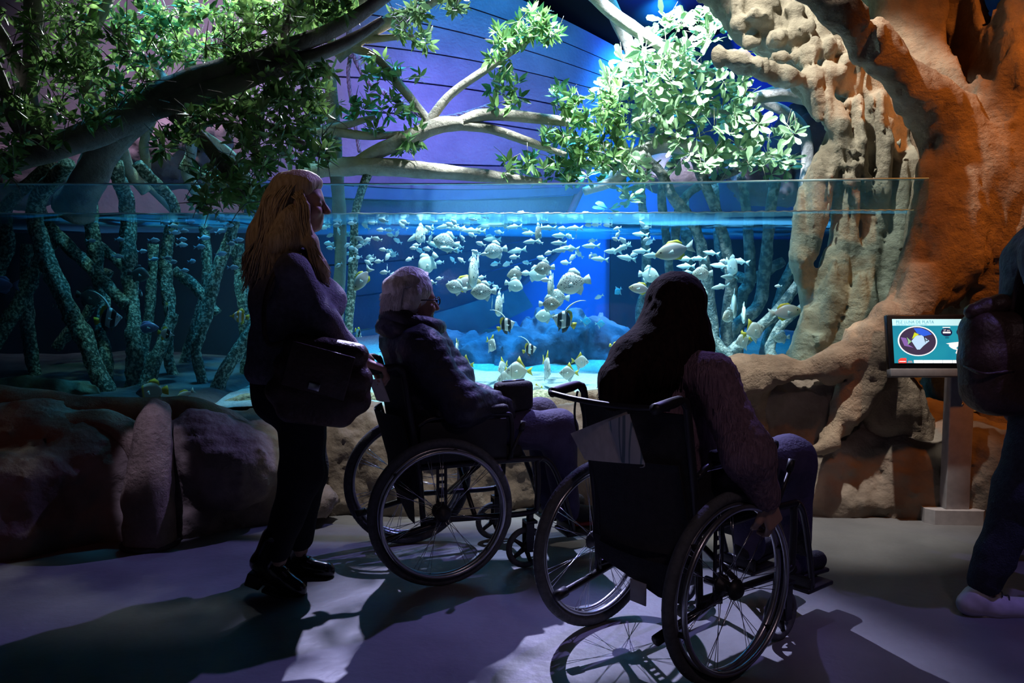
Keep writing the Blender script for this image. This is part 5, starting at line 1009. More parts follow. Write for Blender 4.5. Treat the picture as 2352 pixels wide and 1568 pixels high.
def rib(X): return 0.005 * np.sin((X @ np.array([0.55, -0.8, 0.25])) * 2 * math.pi / 0.022) + 0.006 * fbm(X * 9, 3, 69)
sw = mk('sweater', chain_mesh([([c2(0.06, 0, 0.60), c2(0.04, 0, 0.76), c2(0.02, 0, 0.92)], [0.15, 0.145, 0.135]), ([shR, eR, hR + (eR - hR) * 0.12], [0.070, 0.072, 0.050]), ([shL, eL, hL], [0.070, 0.068, 0.05]), ([shR, c2(0.03, 0, 0.985), shL], [0.068, 0.08, 0.068])], 0.05, 0.012, None, rib), M['knit_mauve'], w3)
mk('cuff', tube([hR + (eR - hR) * 0.20, hR + (eR - hR) * 0.04], [0.047, 0.042], 14), M['knit_mauve'], sw)
mk('trousers', chain_mesh([([c2(0.06, 0, 0.60), c2(0.14, 0, 0.60)], [0.145, 0.14]), ([c2(0.1, -0.09, 0.60), kR, fR], [0.105, 0.088, 0.062]), ([c2(0.1, 0.09, 0.60), kL, fL], [0.105, 0.088, 0.062])], 0.05, 0.014, None, lambda X: 0.005 * fbm(X * 12, 3, 70)), M['trouser_violet'], w3)
boot(w3, 'shoe', c2(0.60, -0.10, 0.135), c2(0.83, -0.115, 0.13), M['cloth_black'], 0.015, 0.08, 0.042, None, False)
boot(w3, 'shoe', c2(0.60, 0.10, 0.135), c2(0.83, 0.115, 0.13), M['cloth_black'], 0.015, 0.08, 0.042, None, False)
YH = float(hd[1]); hx = lambda x, y, d=0.0: P(x, y, YH + d)
hs = Sdf(0.035); hs.ell(hd + [0.0, -0.012, 0.028], (0.103, 0.108, 0.098)); hs.ell(hx(1546, 750, -0.05), (0.105, 0.085, 0.13))
hs.chain([hx(1545, 760, -0.08), hx(1530, 830, -0.12), hx(1490, 880, -0.16), hx(1450, 905, -0.17)], [0.105, 0.11, 0.085, 0.045]); hs.chain([hx(1520, 770, -0.06), hx(1465, 830, -0.13), hx(1425, 880, -0.18), hx(1405, 915, -0.2)], [0.085, 0.09, 0.07, 0.04]); hs.chain([hx(1590, 760, -0.05), hx(1605, 800, -0.08), hx(1615, 850, -0.10)], [0.06, 0.05, 0.025])
hr = mk('hair', hs.mesh(0.010, lambda X: 0.0035 * fbm(X * np.array([70, 70, 4]), 2, 71)), M['hair_dark'], w3)
rr = np.random.default_rng(35)
def lock3(u, rr):
    x0 = 1490 + 125 * u; xe = 1375 + 250 * u + rr.uniform(-10, 10); ye = 915 - 30 * u + rr.uniform(-30, 8)
    return [hx(1550 + (x0 - 1550) * 0.3, 634, -0.02), hx(x0, 690, -0.085 * math.sin(u * math.pi) - 0.01), hx(x0 + (xe - x0) * 0.25, 770, -0.16 * math.sin(u * math.pi) ** 0.6 - 0.02), hx(x0 + (xe - x0) * 0.7, 850, -0.24 * math.sin(u * math.pi) ** 0.5 - 0.03), hx(xe, ye, -0.24 * math.sin(u * math.pi) ** 0.5 - 0.02)]
mk('locks', strands(rr, None, 700, lock3, 0.0024), M['hair_dark'], hr)
# ------------------------------------------------ man leaving the frame at the right
YM = 3.20
w4 = thing('person', tuple(P(2300, 1420, YM)), 'person in dark jeans and pale trainers walking out at the right edge', 'person')
mx = lambda x, y, Y=YM: P(x, y, Y)
hp1, hp2 = mx(2420, 900, YM - 0.09), mx(2420, 900, YM + 0.09); k1, a1 = mx(2345, 1130, YM - 0.08), mx(2262, 1350, YM - 0.06); k2, a2 = mx(2470, 1140, YM + 0.1), mx(2540, 1340, YM + 0.1)
sh1, sh2 = mx(2420, 590, YM - 0.19), mx(2420, 590, YM + 0.19); e1, h1 = mx(2440, 760, YM - 0.26), mx(2530, 880, YM - 0.22); e2, h2 = mx(2440, 760, YM + 0.26), mx(2530, 880, YM + 0.22); hd = mx(2450, 440)
body = chain_mesh([([hp1, k1, a1], [0.085, 0.06, 0.04]), ([hp2, k2, a2], [0.085, 0.06, 0.04]), ([mx(2420, 890), mx(2420, 760), mx(2420, 610)], [0.14, 0.135, 0.12]), ([sh1, e1, h1], [0.055, 0.042, 0.03]), ([sh2, e2, h2], [0.055, 0.042, 0.03]), ([sh1, mx(2425, 570), sh2], [0.055, 0.07, 0.055]), ([mx(2425, 575), hd - [0, 0, 0.05]], [0.062, 0.058])], 0.04, 0.016)
mk('body', join(body, head_mesh(hd, (1, 0, 0), 1.03), hand_mesh(h1, (0.8, 0, -0.6), (0.2, 1, -0.3), 1, 0.5), hand_mesh(h2, (0.8, 0, -0.6), (0.2, -1, -0.3), -1, 0.5)), M['skin'], w4)
mk('hair', Sdf(0.03).ell(hd + [-0.03, 0, 0.045], (0.105, 0.088, 0.09)).ell(hd + [-0.065, 0, -0.01], (0.07, 0.084, 0.085)).cut(hd + [0.11, 0, -0.02], (0.08, 0.08, 0.11), None, 0.02).mesh(0.012), M['hair_dark'], w4)
mk('jacket', chain_mesh([([mx(2415, 900), mx(2415, 760), mx(2410, 620)], [0.18, 0.18, 0.17]), ([sh1, e1, h1], [0.10, 0.085, 0.055]), ([sh2, e2, h2], [0.10, 0.085, 0.055]), ([sh1, mx(2415, 575), sh2], [0.095, 0.10, 0.095])], 0.05, 0.015, None, lambda X: 0.010 * fbm(X * 7, 3, 72)), M['jacket'], w4)
mk('jeans', chain_mesh([([mx(2420, 890), mx(2420, 930)], [0.165, 0.16]), ([hp1, k1, a1 + [0, 0, 0.03]], [0.125, 0.088, 0.064]), ([hp2, k2, a2 + [0, 0, 0.03]], [0.125, 0.088, 0.064])], 0.05, 0.014, None, lambda X: 0.007 * fbm(X * np.array([9, 9, 15]), 3, 73)), M['denim'], w4)
boot(w4, 'trainer', mx(2202, 1420, YM - 0.06), mx(2385, 1425, YM - 0.06), M['shoe_white'], 0.012, 0.07, 0.048, M['shoe_white'])
boot(w4, 'trainer', mx(2500, 1420, YM + 0.1), mx(2680, 1425, YM + 0.1), M['shoe_white'], 0.012, 0.07, 0.048, M['shoe_white'])
bp = thing('backpack', tuple(mx(2290, 950, YM - 0.02)), 'brown leather backpack on the person leaving at the right', 'backpack')
bs = Sdf(0.04); bs.cap(mx(2262, 760, YM - 0.09), mx(2262, 760, YM + 0.09), 0.085); bs.cap(mx(2268, 830, YM - 0.10), mx(2268, 830, YM + 0.10), 0.10); bs.cap(mx(2275, 890, YM - 0.10), mx(2275, 890, YM + 0.10), 0.10); bs.cap(mx(2330, 770, YM - 0.1), mx(2330, 900, YM - 0.1), 0.09); bs.cap(mx(2330, 770, YM + 0.1), mx(2330, 900, YM + 0.1), 0.09)
mk('pack_body', bs.mesh(0.014, lambda X: 0.005 * fbm(X * 12, 3, 74)), M['leather'], bp)
mk('flap', Sdf(0.03).cap(mx(2232, 716, YM - 0.10), mx(2232, 716, YM + 0.10), 0.028).cap(mx(2300, 696, YM - 0.10), mx(2300, 696, YM + 0.10), 0.035).cap(mx(2222, 770, YM - 0.09), mx(2222, 770, YM + 0.09), 0.022).cap(mx(2265, 706, YM - 0.1), mx(2265, 706, YM + 0.1), 0.035).mesh(0.012), M['leather'], bp)
mk('seam', tube([mx(2215, 840, YM - 0.12), mx(2260, 858, YM - 0.205), mx(2330, 850, YM - 0.2)], 0.006, 6, 20), M['leather'], bp)
for s in (-1, 1): mk('shoulder_strap', tube([mx(2330, 720, YM + s * 0.1), mx(2360, 600, YM + s * 0.15), mx(2420, 545, YM + s * 0.14), mx(2480, 620, YM + s * 0.13), mx(2480, 740, YM + s * 0.16), mx(2400, 860, YM + s * 0.19), mx(2330, 900, YM + s * 0.12)], 0.016, 8, 40, flat=(0.5, 1.5)), M['leather'], bp)
# ================================================================== INFORMATION KIOSK
M['kiosk_white'] = plain('white_painted_steel', (0.42, 0.40, 0.41), 0.45); M['bezel'] = plain('black_bezel', (0.008, 0.008, 0.010), 0.25); M['bezel_grey'] = plain('grey_bezel', (0.16, 0.16, 0.17), 0.4)
def glow(name, c, e=1.0):
    return mat(name, c, c, 0.5, 5, 1, emit=c, estr=e)
kg = G(2178, 1192); KX, KY = kg[0], kg[1]
kio = thing('information_kiosk', (KX, KY, 0), 'touch screen information stand with white post in front of the orange trunk', 'information kiosk')
bpts = [(-0.155, -0.06), (-0.12, -0.10), (0.12, -0.115), (0.16, -0.07), (0.15, 0.10), (-0.14, 0.10)]
n = len(bpts); V = [[KX + x, KY + y, z] for z in (0, 0.075) for x, y in bpts]
mk('base', (np.array(V), [list(range(n))[::-1], list(range(n, 2 * n))] + [[i, (i + 1) % n, n + (i + 1) % n, n + i] for i in range(n)]), M['kiosk_white'], kio, smooth=False)
mk('post', rbox((KX + 0.004, KY - 0.045, 0.42), (0.125, 0.07, 0.84), 0.006), M['kiosk_white'], kio)
mk('bolt', lathe([(0, 0), (0.006, 0), (0.006, 0.004), (0, 0.004)], (KX + 0.004, KY - 0.08, 0.62), (0, -1, 0), 10), M['rim'], kio)
mk('cable', tube([(KX + 0.05, KY + 0.0, 0.80), (KX + 0.10, KY + 0.02, 0.55), (KX + 0.075, KY + 0.02, 0.3), (KX + 0.09, KY + 0.03, 0.06)], 0.004, 6, 24), M['plastic'], kio)
TILT = math.radians(12)
SU = np.array([1, 0, 0]); SV = np.array([0, math.sin(TILT), math.cos(TILT)]); SN = np.cross(SU, SV)   # right, up along the screen, towards the viewer
SN = -SN if SN[1] > 0 else SN
SW, SH = 0.385, 0.222
pc = P(2140, 783, KY - 0.125)
scr = lambda u, v, d=0.0: pc + SU * (u - 0.5) * SW + SV * (0.5 - v) * SH + SN * d      # u right, v down, 0..1
Rk = np.stack([SU, SV, SN], 1)
mon = mk('monitor', rbox(pc - SN * 0.022 + SV * -0.004, (SW + 0.05, SH + 0.055, 0.04), 0.006, Rk), M['bezel'], kio)
mk('lower_bezel', rbox(pc - SN * 0.016 - SV * (SH / 2 + 0.048), (SW + 0.05, 0.042, 0.05), 0.005, Rk), M['bezel_grey'], mon)
mk('bracket', rbox((KX - 0.01, KY - 0.045, 0.845), (0.16, 0.11, 0.02), 0.004), M['kiosk_white'], kio)
def poly(name, uv, mt, d, parent): return mk(name, (np.array([scr(u, v, d) for u, v in uv]), [list(range(len(uv)))[::-1]]), mt, parent, smooth=False)
def disc(cu, cv, ru, rv, n=40, a0=0): return [(cu + ru * math.cos(t), cv + rv * math.sin(t)) for t in np.arange(n) / n * 2 * math.pi + a0]
def screen_mat():
    m, n, b = material('screen_backdrop'); L = n.links; tc = nd(n, 'ShaderNodeTexCoord'); nz = nd(n, 'ShaderNodeTexNoise'); nz.inputs['Scale'].default_value = 7; L.new(tc.outputs['Object'], nz.inputs['Vector'])
    r = nd(n, 'ShaderNodeValToRGB'); r.color_ramp.elements[0].color = (0.0, 0.25, 0.45, 1); r.color_ramp.elements[1].color = (0.02, 0.50, 0.60, 1); L.new(nz.outputs['Fac'], r.inputs[0])
    b.inputs['Base Color'].default_value = (0, 0, 0, 1); L.new(r.outputs[0], b.inputs['Emission Color']); b.inputs['Emission Strength'].default_value = 0.75; return m
s0 = poly('screen', [(0, 0), (1, 0), (1, 1), (0, 1)], screen_mat(), 0.0, kio)
poly('title_band', [(0, 0), (1, 0), (1, 0.15), (0, 0.15)], glow('title_band_light', (0.42, 0.75, 0.82), 0.9), 0.001, s0)
ph = lambda pts: [(0.314 + (u - 0.20) * 1.463, 0.50 + (v - 0.52) * 1.08) for u, v in pts]
poly('photo_ring', ph(disc(0.20, 0.52, 0.175, 0.315)), glow('ring_white', (0.8, 0.85, 0.9), 0.9), 0.001, s0)
poly('photo', ph(disc(0.20, 0.52, 0.163, 0.293)), glow('photo_dark', (0.035, 0.025, 0.06), 0.8), 0.002, s0)
poly('photo_blue', ph([(0.17, 0.25), (0.24, 0.25), (0.30, 0.31), (0.33, 0.38), (0.26, 0.42), (0.20, 0.36)]), glow('photo_blue_light', (0.02, 0.10, 0.65), 0.8), 0.0025, s0)
poly('photo_coral', ph([(0.05, 0.44), (0.10, 0.46), (0.12, 0.60), (0.16, 0.66), (0.08, 0.62)]), glow('photo_violet', (0.18, 0.10, 0.35), 0.8), 0.0025, s0)
poly('photo_fish', ph([(0.145, 0.52), (0.19, 0.40), (0.24, 0.40), (0.305, 0.52), (0.25, 0.62), (0.215, 0.70), (0.19, 0.70), (0.165, 0.60)]), glow('photo_fish_light', (0.36, 0.55, 0.75), 0.9), 0.003, s0)
poly('photo_fin', ph([(0.15, 0.48), (0.175, 0.34), (0.215, 0.38), (0.185, 0.42)]), glow('photo_fin_lime', (0.45, 0.55, 0.02), 0.9), 0.0035, s0)
poly('photo_tail', ph([(0.145, 0.53), (0.105, 0.44), (0.115, 0.53), (0.11, 0.60)]), glow('photo_tail_green', (0.20, 0.40, 0.20), 0.9), 0.0035, s0)
poly('photo_eye', ph(disc(0.283, 0.505, 0.007, 0.014, 12)), M['bezel'], 0.0036, s0); poly('photo_stripe', ph([(0.255, 0.42), (0.262, 0.42), (0.272, 0.50), (0.268, 0.56), (0.262, 0.50)]), M['bezel'], 0.0036, s0)
navy = glow('navy_badge', (0.005, 0.015, 0.06), 0.8); white = glow('screen_white', (0.80, 0.84, 0.86), 0.9)
for cu in (0.70, 0.90):
    poly('badge', disc(cu, 0.30, 0.073, 0.095, 32), navy, 0.001, s0); poly('badge_bar', [(cu - 0.050, 0.29), (cu + 0.050, 0.29), (cu + 0.050, 0.325), (cu - 0.050, 0.325)], white, 0.002, s0)
    poly('badge_caption', [(cu - 0.05, 0.18), (cu + 0.05, 0.18), (cu + 0.05, 0.20), (cu - 0.05, 0.20)], white, 0.002, s0); poly('badge_note', [(cu - 0.025, 0.42), (cu + 0.025, 0.42), (cu + 0.025, 0.435), (cu - 0.025, 0.435)], navy, 0.002, s0)
NA = [(0.45, 0.585), (0.50, 0.565), (0.56, 0.55), (0.60, 0.535), (0.66, 0.54), (0.62, 0.59), (0.585, 0.63), (0.555, 0.655), (0.54, 0.69), (0.555, 0.72), (0.545, 0.735), (0.515, 0.715), (0.49, 0.68), (0.475, 0.64), (0.48, 0.61)]
SA = [(0.545, 0.735), (0.575, 0.73), (0.615, 0.77), (0.63, 0.80), (0.60, 0.85), (0.585, 0.90), (0.57, 0.945), (0.56, 0.93), (0.555, 0.86), (0.53, 0.80)]
for c_ in (NA, SA): poly('map_land', [(0.68 + (u - 0.45) * 1.45, v - 0.03) for u, v in c_], white, 0.0015, s0)
poly('red_tab', [(0.05, 1.0), (0.05, 0.93), (0.085, 0.885), (0.155, 0.885), (0.155, 1.0)], glow('tab_red', (0.75, 0.05, 0.04), 0.9), 0.002, s0); poly('tab_text', [(0.06, 0.955), (0.145, 0.955), (0.145, 0.972), (0.06, 0.972)], white, 0.003, s0)
poly('grey_tab', [(0.165, 0.995), (0.18, 0.945), (0.225, 0.945), (0.235, 0.995)], glow('tab_grey', (0.25, 0.25, 0.28), 0.9), 0.002, s0)
for k in range(6): poly('menu_cell', [(0.25 + 0.125 * k, 0.93), (0.372 + 0.125 * k, 0.93), (0.372 + 0.125 * k, 1.0), (0.25 + 0.125 * k, 1.0)], white, 0.002, s0)
def text(name, body, u, v, size, mt, d=0.003, align='LEFT'):
    c_ = bpy.data.curves.new(name, 'FONT'); c_.body = body; c_.size = size; c_.align_x = align; t_ = bpy.data.objects.new(name, c_); C.objects.link(t_); bpy.context.view_layer.update()
    me = bpy.data.meshes.new_from_object(t_.evaluated_get(bpy.context.evaluated_depsgraph_get())); bpy.data.objects.remove(t_); me.materials.clear(); me.materials.append(mt)
    o = bpy.data.objects.new(name, me); C.objects.link(o); o.parent = s0
    m = np.eye(4); m[:3, :3] = Rk; m[:3, 3] = scr(u, v, d) - wloc(s0); o.matrix_local = Matrix(m.tolist()); return o
ink = glow('title_ink', (0.10, 0.30, 0.40), 0.6)
text('title_text', 'PEZ LUNA DE PLATA', 0.045, 0.095, 0.0205, ink); text('subtitle_text', 'Silver moony - Monodactylus argenteus', 0.045, 0.138, 0.0098, ink)
text('badge_text', '27 cm', 0.70, 0.275, 0.013, white, 0.003, 'CENTER')
# ================================================================== FISH
def pat(name, stops, axis=0, rough=0.35, spots=None, scale=1.0, freq=None, top=None, tilt=0.0, metal=0.0):
    """body colour by position along the fish (object x, nose +0.5 .. tail -0.5), optional dark spots"""
    m, n, b = material(name); L = n.links; b.inputs['Roughness'].default_value = rough; b.inputs['Metallic'].default_value = metal
    tc = nd(n, 'ShaderNodeTexCoord'); sx = nd(n, 'ShaderNodeSeparateXYZ'); L.new(tc.outputs['Object'], sx.inputs[0])
    mt = nd(n, 'ShaderNodeMath', operation='MULTIPLY_ADD'); mt.inputs[1].default_value = tilt; L.new(sx.outputs['Z'], mt.inputs[0])
    ad = nd(n, 'ShaderNodeMath', operation='ADD'); ad.inputs[1].default_value = 0.5; L.new(sx.outputs['X' if axis == 0 else 'Z'], ad.inputs[0]); L.new(ad.outputs[0], mt.inputs[2])
    r = nd(n, 'ShaderNodeValToRGB'); r.color_ramp.interpolation = 'LINEAR'; e = r.color_ramp.elements
    while len(e) > 1: e.remove(e[-1])
    e[0].position = stops[0][0]; e[0].color = rgb(stops[0][1])
    for p, c_ in stops[1:]: q = e.new(p); q.color = rgb(c_)
    L.new(mt.outputs[0], r.inputs[0]); out = r.outputs[0]
    if spots:
        vo = nd(n, 'ShaderNodeTexVoronoi'); vo.inputs['Scale'].default_value = spots; mp = nd(n, 'ShaderNodeMapping'); mp.inputs['Scale'].default_value = (1, 0.02, 1); L.new(tc.outputs['Object'], mp.inputs[0]); L.new(mp.outputs[0], vo.inputs['Vector'])
        r2 = nd(n, 'ShaderNodeValToRGB'); r2.color_ramp.elements[0].position = 0.30; r2.color_ramp.elements[1].position = 0.38; r2.color_ramp.elements[0].color = (1, 1, 1, 1); r2.color_ramp.elements[1].color = (0, 0, 0, 1); L.new(vo.outputs['Distance'], r2.inputs[0])
        zz = nd(n, 'ShaderNodeMath', operation='GREATER_THAN'); zz.inputs[1].default_value = -0.13; L.new(sx.outputs['Z'], zz.inputs[0]); mu = nd(n, 'ShaderNodeMath', operation='MULTIPLY'); L.new(r2.outputs[0], mu.inputs[0]); L.new(zz.outputs[0], mu.inputs[1])
        xx = nd(n, 'ShaderNodeMath', operation='LESS_THAN'); xx.inputs[1].default_value = 0.34; L.new(sx.outputs['X'], xx.inputs[0]); m3 = nd(n, 'ShaderNodeMath', operation='MULTIPLY'); L.new(mu.outputs[0], m3.inputs[0]); L.new(xx.outputs[0], m3.inputs[1])
        mx = nd(n, 'ShaderNodeMix', data_type='RGBA'); L.new(m3.outputs[0], mx.inputs['Factor']); L.new(out, mx.inputs['A']); mx.inputs['B'].default_value = (0.03, 0.03, 0.03, 1); out = mx.outputs['Result']
    L.new(out, b.inputs['Base Color']); return m
wht = (0.72, 0.76, 0.76); blk = (0.012, 0.012, 0.016); yel = (0.75, 0.60, 0.03); sil = (0.62, 0.66, 0.66)
FM = dict(small=pat('silver_fish_skin', [(0, (0.52, 0.66, 0.70)), (0.5, (0.62, 0.72, 0.74)), (1, (0.66, 0.68, 0.68))]), smallb=pat('blue_fish_skin', [(0, (0.20, 0.34, 0.50)), (1, (0.30, 0.42, 0.55))]),
          slender=pat('glassy_fish_skin', [(0, (0.36, 0.58, 0.60)), (0.5, (0.48, 0.66, 0.66)), (1, (0.58, 0.68, 0.66))]),
          scat=pat('spotted_scat_skin', [(0, (0.62, 0.62, 0.56)), (0.6, (0.66, 0.66, 0.60)), (1, (0.50, 0.46, 0.34))], spots=26), scatd=pat('brown_scat_skin', [(0, (0.30, 0.26, 0.24)), (1, (0.34, 0.30, 0.22))], spots=22),
          pale=pat('pale_fish_skin', [(0, (0.50, 0.62, 0.58)), (1, (0.58, 0.64, 0.56))]), surgeon=pat('surgeonfish_skin', [(0, (0.50, 0.42, 0.44)), (0.6, (0.52, 0.44, 0.42)), (0.86, (0.42, 0.36, 0.24)), (1, (0.46, 0.32, 0.14))]),
          moon=pat('moonfish_skin', [(0, (0.60, 0.58, 0.50)), (0.75, (0.64, 0.62, 0.56)), (0.76, (0.30, 0.30, 0.28)), (0.80, (0.62, 0.62, 0.56)), (0.885, (0.60, 0.60, 0.55)), (0.895, (0.10, 0.10, 0.10)), (0.925, (0.60, 0.60, 0.55)), (1, (0.60, 0.58, 0.52))]),
          banner=pat('bannerfish_skin', [(0, yel), (0.10, yel), (0.15, wht), (0.24, wht), (0.26, blk), (0.42, blk), (0.44, wht), (0.60, wht), (0.62, blk), (0.78, blk), (0.80, wht), (0.93, wht), (0.97, (0.2, 0.2, 0.2)), (1, wht)], tilt=-0.35),
          copper=pat('copperband_skin', [(0, yel), (0.10, (0.70, 0.36, 0.02)), (0.16, wht), (0.26, wht), (0.28, (0.75, 0.38, 0.02)), (0.38, (0.75, 0.38, 0.02)), (0.40, wht), (0.50, wht), (0.52, (0.75, 0.38, 0.02)), (0.62, (0.75, 0.38, 0.02)), (0.64, wht), (0.74, wht), (0.76, (0.75, 0.40, 0.02)), (1, yel)]),
          butter=pat('butterflyfish_skin', [(0, yel), (0.12, yel), (0.2, wht), (0.52, wht), (0.54, blk), (0.72, blk), (0.74, wht), (1, wht)]), angel=pat('angelfish_skin', [(0, yel), (0.10, (0.5, 0.45, 0.1)), (0.16, (0.42, 0.45, 0.36)), (0.72, (0.46, 0.48, 0.38)), (0.76, yel), (0.82, (0.05, 0.06, 0.10)), (1, (0.03, 0.04, 0.10))]),
          dark=pat('dark_fish_skin', [(0, (0.07, 0.08, 0.10)), (1, (0.09, 0.10, 0.10))]), purple=pat('purple_tang_skin', [(0, (0.16, 0.14, 0.34)), (1, (0.18, 0.16, 0.30))]), sergeant=pat('sergeant_skin', [(0, wht), (0.2, wht), (0.22, blk), (0.28, blk), (0.3, wht), (0.42, wht), (0.44, blk), (0.5, blk), (0.52, wht), (0.64, wht), (0.66, blk), (0.72, blk), (0.74, wht), (1, wht)]),
          cyan=pat('cyan_fish_skin', [(0, (0.05, 0.50, 0.70)), (1, (0.10, 0.55, 0.75))]), yfin=plain('yellow_fin', (0.62, 0.50, 0.04), 0.5), wfin=plain('pale_fin', (0.55, 0.62, 0.60), 0.5), bfin=plain('dark_fin', (0.05, 0.05, 0.06), 0.5), eye=plain('fish_eye', (0.01, 0.01, 0.01), 0.1), pfin=plain('violet_fin', (0.22, 0.20, 0.42), 0.5))
SHAPE = dict(  # half heights above / below along the body (nose .. tail root), thickness ratio
    small=([.03, .14, .20, .215, .18, .11, .04], [.03, .13, .195, .205, .17, .10, .04], .34), slender=([.015, .08, .12, .13, .115, .08, .03], [.015, .075, .12, .13, .11, .07, .03], .34),
    scat=([.03, .20, .32, .36, .33, .21, .07], [.03, .19, .29, .32, .29, .18, .07], .30), surgeon=([.03, .14, .21, .235, .22, .15, .035], [.03, .13, .19, .215, .20, .14, .035], .30),
    moon=([.02, .17, .31, .38, .31, .17, .05], [.02, .16, .31, .39, .30, .16, .05], .22), banner=([.03, .17, .36, .44, .36, .22, .06], [.03, .14, .28, .34, .31, .19, .06], .20),
    copper=([.012, .04, .20, .30, .33, .26, .07], [.012, .04, .17, .28, .32, .25, .07], .20), angel=([.03, .16, .25, .29, .30, .25, .08], [.03, .15, .24, .28, .29, .23, .08], .24))
def fish_parts(shape):
    up, dn, th = SHAPE[shape]; xs = np.linspace(0.5, -0.30, len(up)); n, seg = 14, 10
    xi = np.linspace(0.5, -0.30, n); U, D = np.interp(-xi, -xs, up), np.interp(-xi, -xs, dn); V = []
    for i in range(n):
        w_ = th * 0.5 * min(U[i] + D[i], 0.5) * (1.0 if i < n * 0.6 else (1 - (i - n * 0.6) / (n * 0.55)))
        for k in range(seg):
            a = 2 * math.pi * k / seg; z = math.sin(a); V.append((xi[i], math.cos(a) * max(w_, 0.012), z * (U[i] if z > 0 else D[i])))
    F = [[i * seg + k, i * seg + (k + 1) % seg, (i + 1) * seg + (k + 1) % seg, (i + 1) * seg + k] for i in range(n - 1) for k in range(seg)] + [list(range(seg))[::-1], [(n - 1) * seg + k for k in range(seg)]]
    return (np.array(V), F), up, dn
def fin(pts, t=0.012):
    """thin fin with a rounded thickness: outline in the x-z plane"""
    n = len(pts); c_ = np.mean(pts, 0); V = [(x, -t / 4, z) for x, z in pts] + [(x, t / 4, z) for x, z in pts] + [(c_[0], -t, c_[1]), (c_[0], t, c_[1])]
    F = []
    for i in range(n):
        j = (i + 1) % n; F += [[i, j, 2 * n], [n + j, n + i, 2 * n + 1], [i, n + i, n + j, j]]
    return (np.array(V), F)
TAIL = [(-0.27, 0.035), (-0.36, 0.09), (-0.50, 0.17), (-0.44, 0.0), (-0.50, -0.17), (-0.36, -0.09), (-0.27, -0.035)]
FAN = [(-0.27, 0.06), (-0.38, 0.12), (-0.48, 0.15), (-0.50, 0.0), (-0.48, -0.15), (-0.38, -0.12), (-0.27, -0.06)]
PROTO = {}
def fish_proto(kind):
    if kind in PROTO: return PROTO[kind]
    sh = dict(small='small', smallb='small', slender='slender', scat='scat', scatd='scat', pale='scat', surgeon='surgeon', purple='surgeon', dark='scat', moon='moon', cyan='moon', banner='banner', copper='copper', butter='copper', angel='angel', sergeant='small')[kind]
    body, up, dn = fish_parts(sh); parts = []; m = FM[kind]
    fm = dict(scat='wfin', scatd='wfin', pale='wfin', surgeon='wfin', moon='yfin', banner='yfin', copper='yfin', butter='yfin', angel='yfin', dark='bfin', purple='pfin', cyan='wfin').get(kind, 'wfin')
    if kind in ('small', 'smallb', 'slender', 'sergeant'):
        one = join(body, fin(TAIL), fin([(0.18, up[2] * .8), (0.02, up[3] + .06), (-0.18, up[4] * .55 + .03), (-0.2, up[4] * .4)]), fin([(0.0, -dn[3] * .9), (-0.12, -dn[4] - .06), (-0.2, -dn[4] * .4)]))
        PROTO[kind] = [('fish', one, m)]
    else:
        tl = TAIL if sh in ('surgeon', 'moon') else FAN
        parts = [('body', body, m), ('tail_fin', fin(tl), FM[fm])]
        if kind == 'banner':
            parts += [('dorsal_fin', fin([(0.10, .40), (-0.02, .50), (-0.14, .46), (-0.24, .30), (-0.27, .08), (-0.18, .18), (-0.05, .36)]), FM['yfin']),
                      ('banner_filament', tube([(0.10, 0, .40), (0.05, 0, .60), (-0.08, 0, .82), (-0.28, 0, 1.0), (-0.48, 0, 1.08)], [.05, .04, .028, .018, .008], 6, 20), FM['wfin']), ('anal_fin', fin([(-0.02, -.30), (-0.10, -.46), (-0.22, -.34), (-0.26, -.10)]), FM['bfin']), ('pelvic_fin', fin([(0.16, -.24), (0.06, -.46), (0.02, -.30)]), FM['bfin'])]
        elif sh == 'moon':
            parts += [('dorsal_fin', fin([(0.10, .36), (-0.02, .56), (-0.10, .36), (-0.24, .12), (-0.22, .06), (-0.06, .26)]), FM[fm]), ('anal_fin', fin([(0.06, -.36), (-0.06, -.56), (-0.12, -.34), (-0.25, -.10), (-0.2, -.05), (-0.06, -.26)]), FM['wfin'])]
        elif sh == 'surgeon':
            parts += [('dorsal_fin', fin([(0.28, .15), (0.10, .27), (-0.12, .26), (-0.22, .16), (-0.2, .06), (0.0, .2)]), FM['yfin'] if kind == 'surgeon' else FM['pfin']), ('anal_fin', fin([(0.08, -.20), (-0.10, -.25), (-0.22, -.15), (-0.2, -.06)]), FM['yfin'] if kind == 'surgeon' else FM['pfin'])]
        else:
            parts += [('dorsal_fin', fin([(0.14, up[2] * .95), (0.02, up[3] + .07), (-0.12, up[4] + .10), (-0.24, up[5] + .05), (-0.24, .06), (-0.05, up[3] * .8)]), FM[fm]), ('anal_fin', fin([(0.0, -dn[3] * .9), (-0.12, -dn[4] - .10), (-0.24, -dn[5] - .04), (-0.24, -.06)]), FM[fm])]
        pe = fin([(0.20, -.02), (0.06, .05), (0.04, -.08)], 0.01); pe[0][:, 1] += 0.09; pe2 = fin([(0.20, -.02), (0.06, .05), (0.04, -.08)], 0.01); pe2[0][:, 1] -= 0.09
        parts += [('pectoral_fin', pe, FM['wfin']), ('pectoral_fin', pe2, FM['wfin'])]
        for s in (-1, 1): parts.append(('eye', lathe([(0, 0), (.016, .002), (.022, .008), (.016, .014), (0, .016)], (0.36, s * 0.045, 0.04), (0, s, 0), 8), FM['eye']))
        PROTO[kind] = parts
    PROTO[kind] = [(nm, new_mesh(nm, *vf), mt) for nm, vf, mt in PROTO[kind]]
    for nm, me, mt in PROTO[kind]: me.materials.append(mt)
    return PROTO[kind]
frr = np.random.default_rng(77)
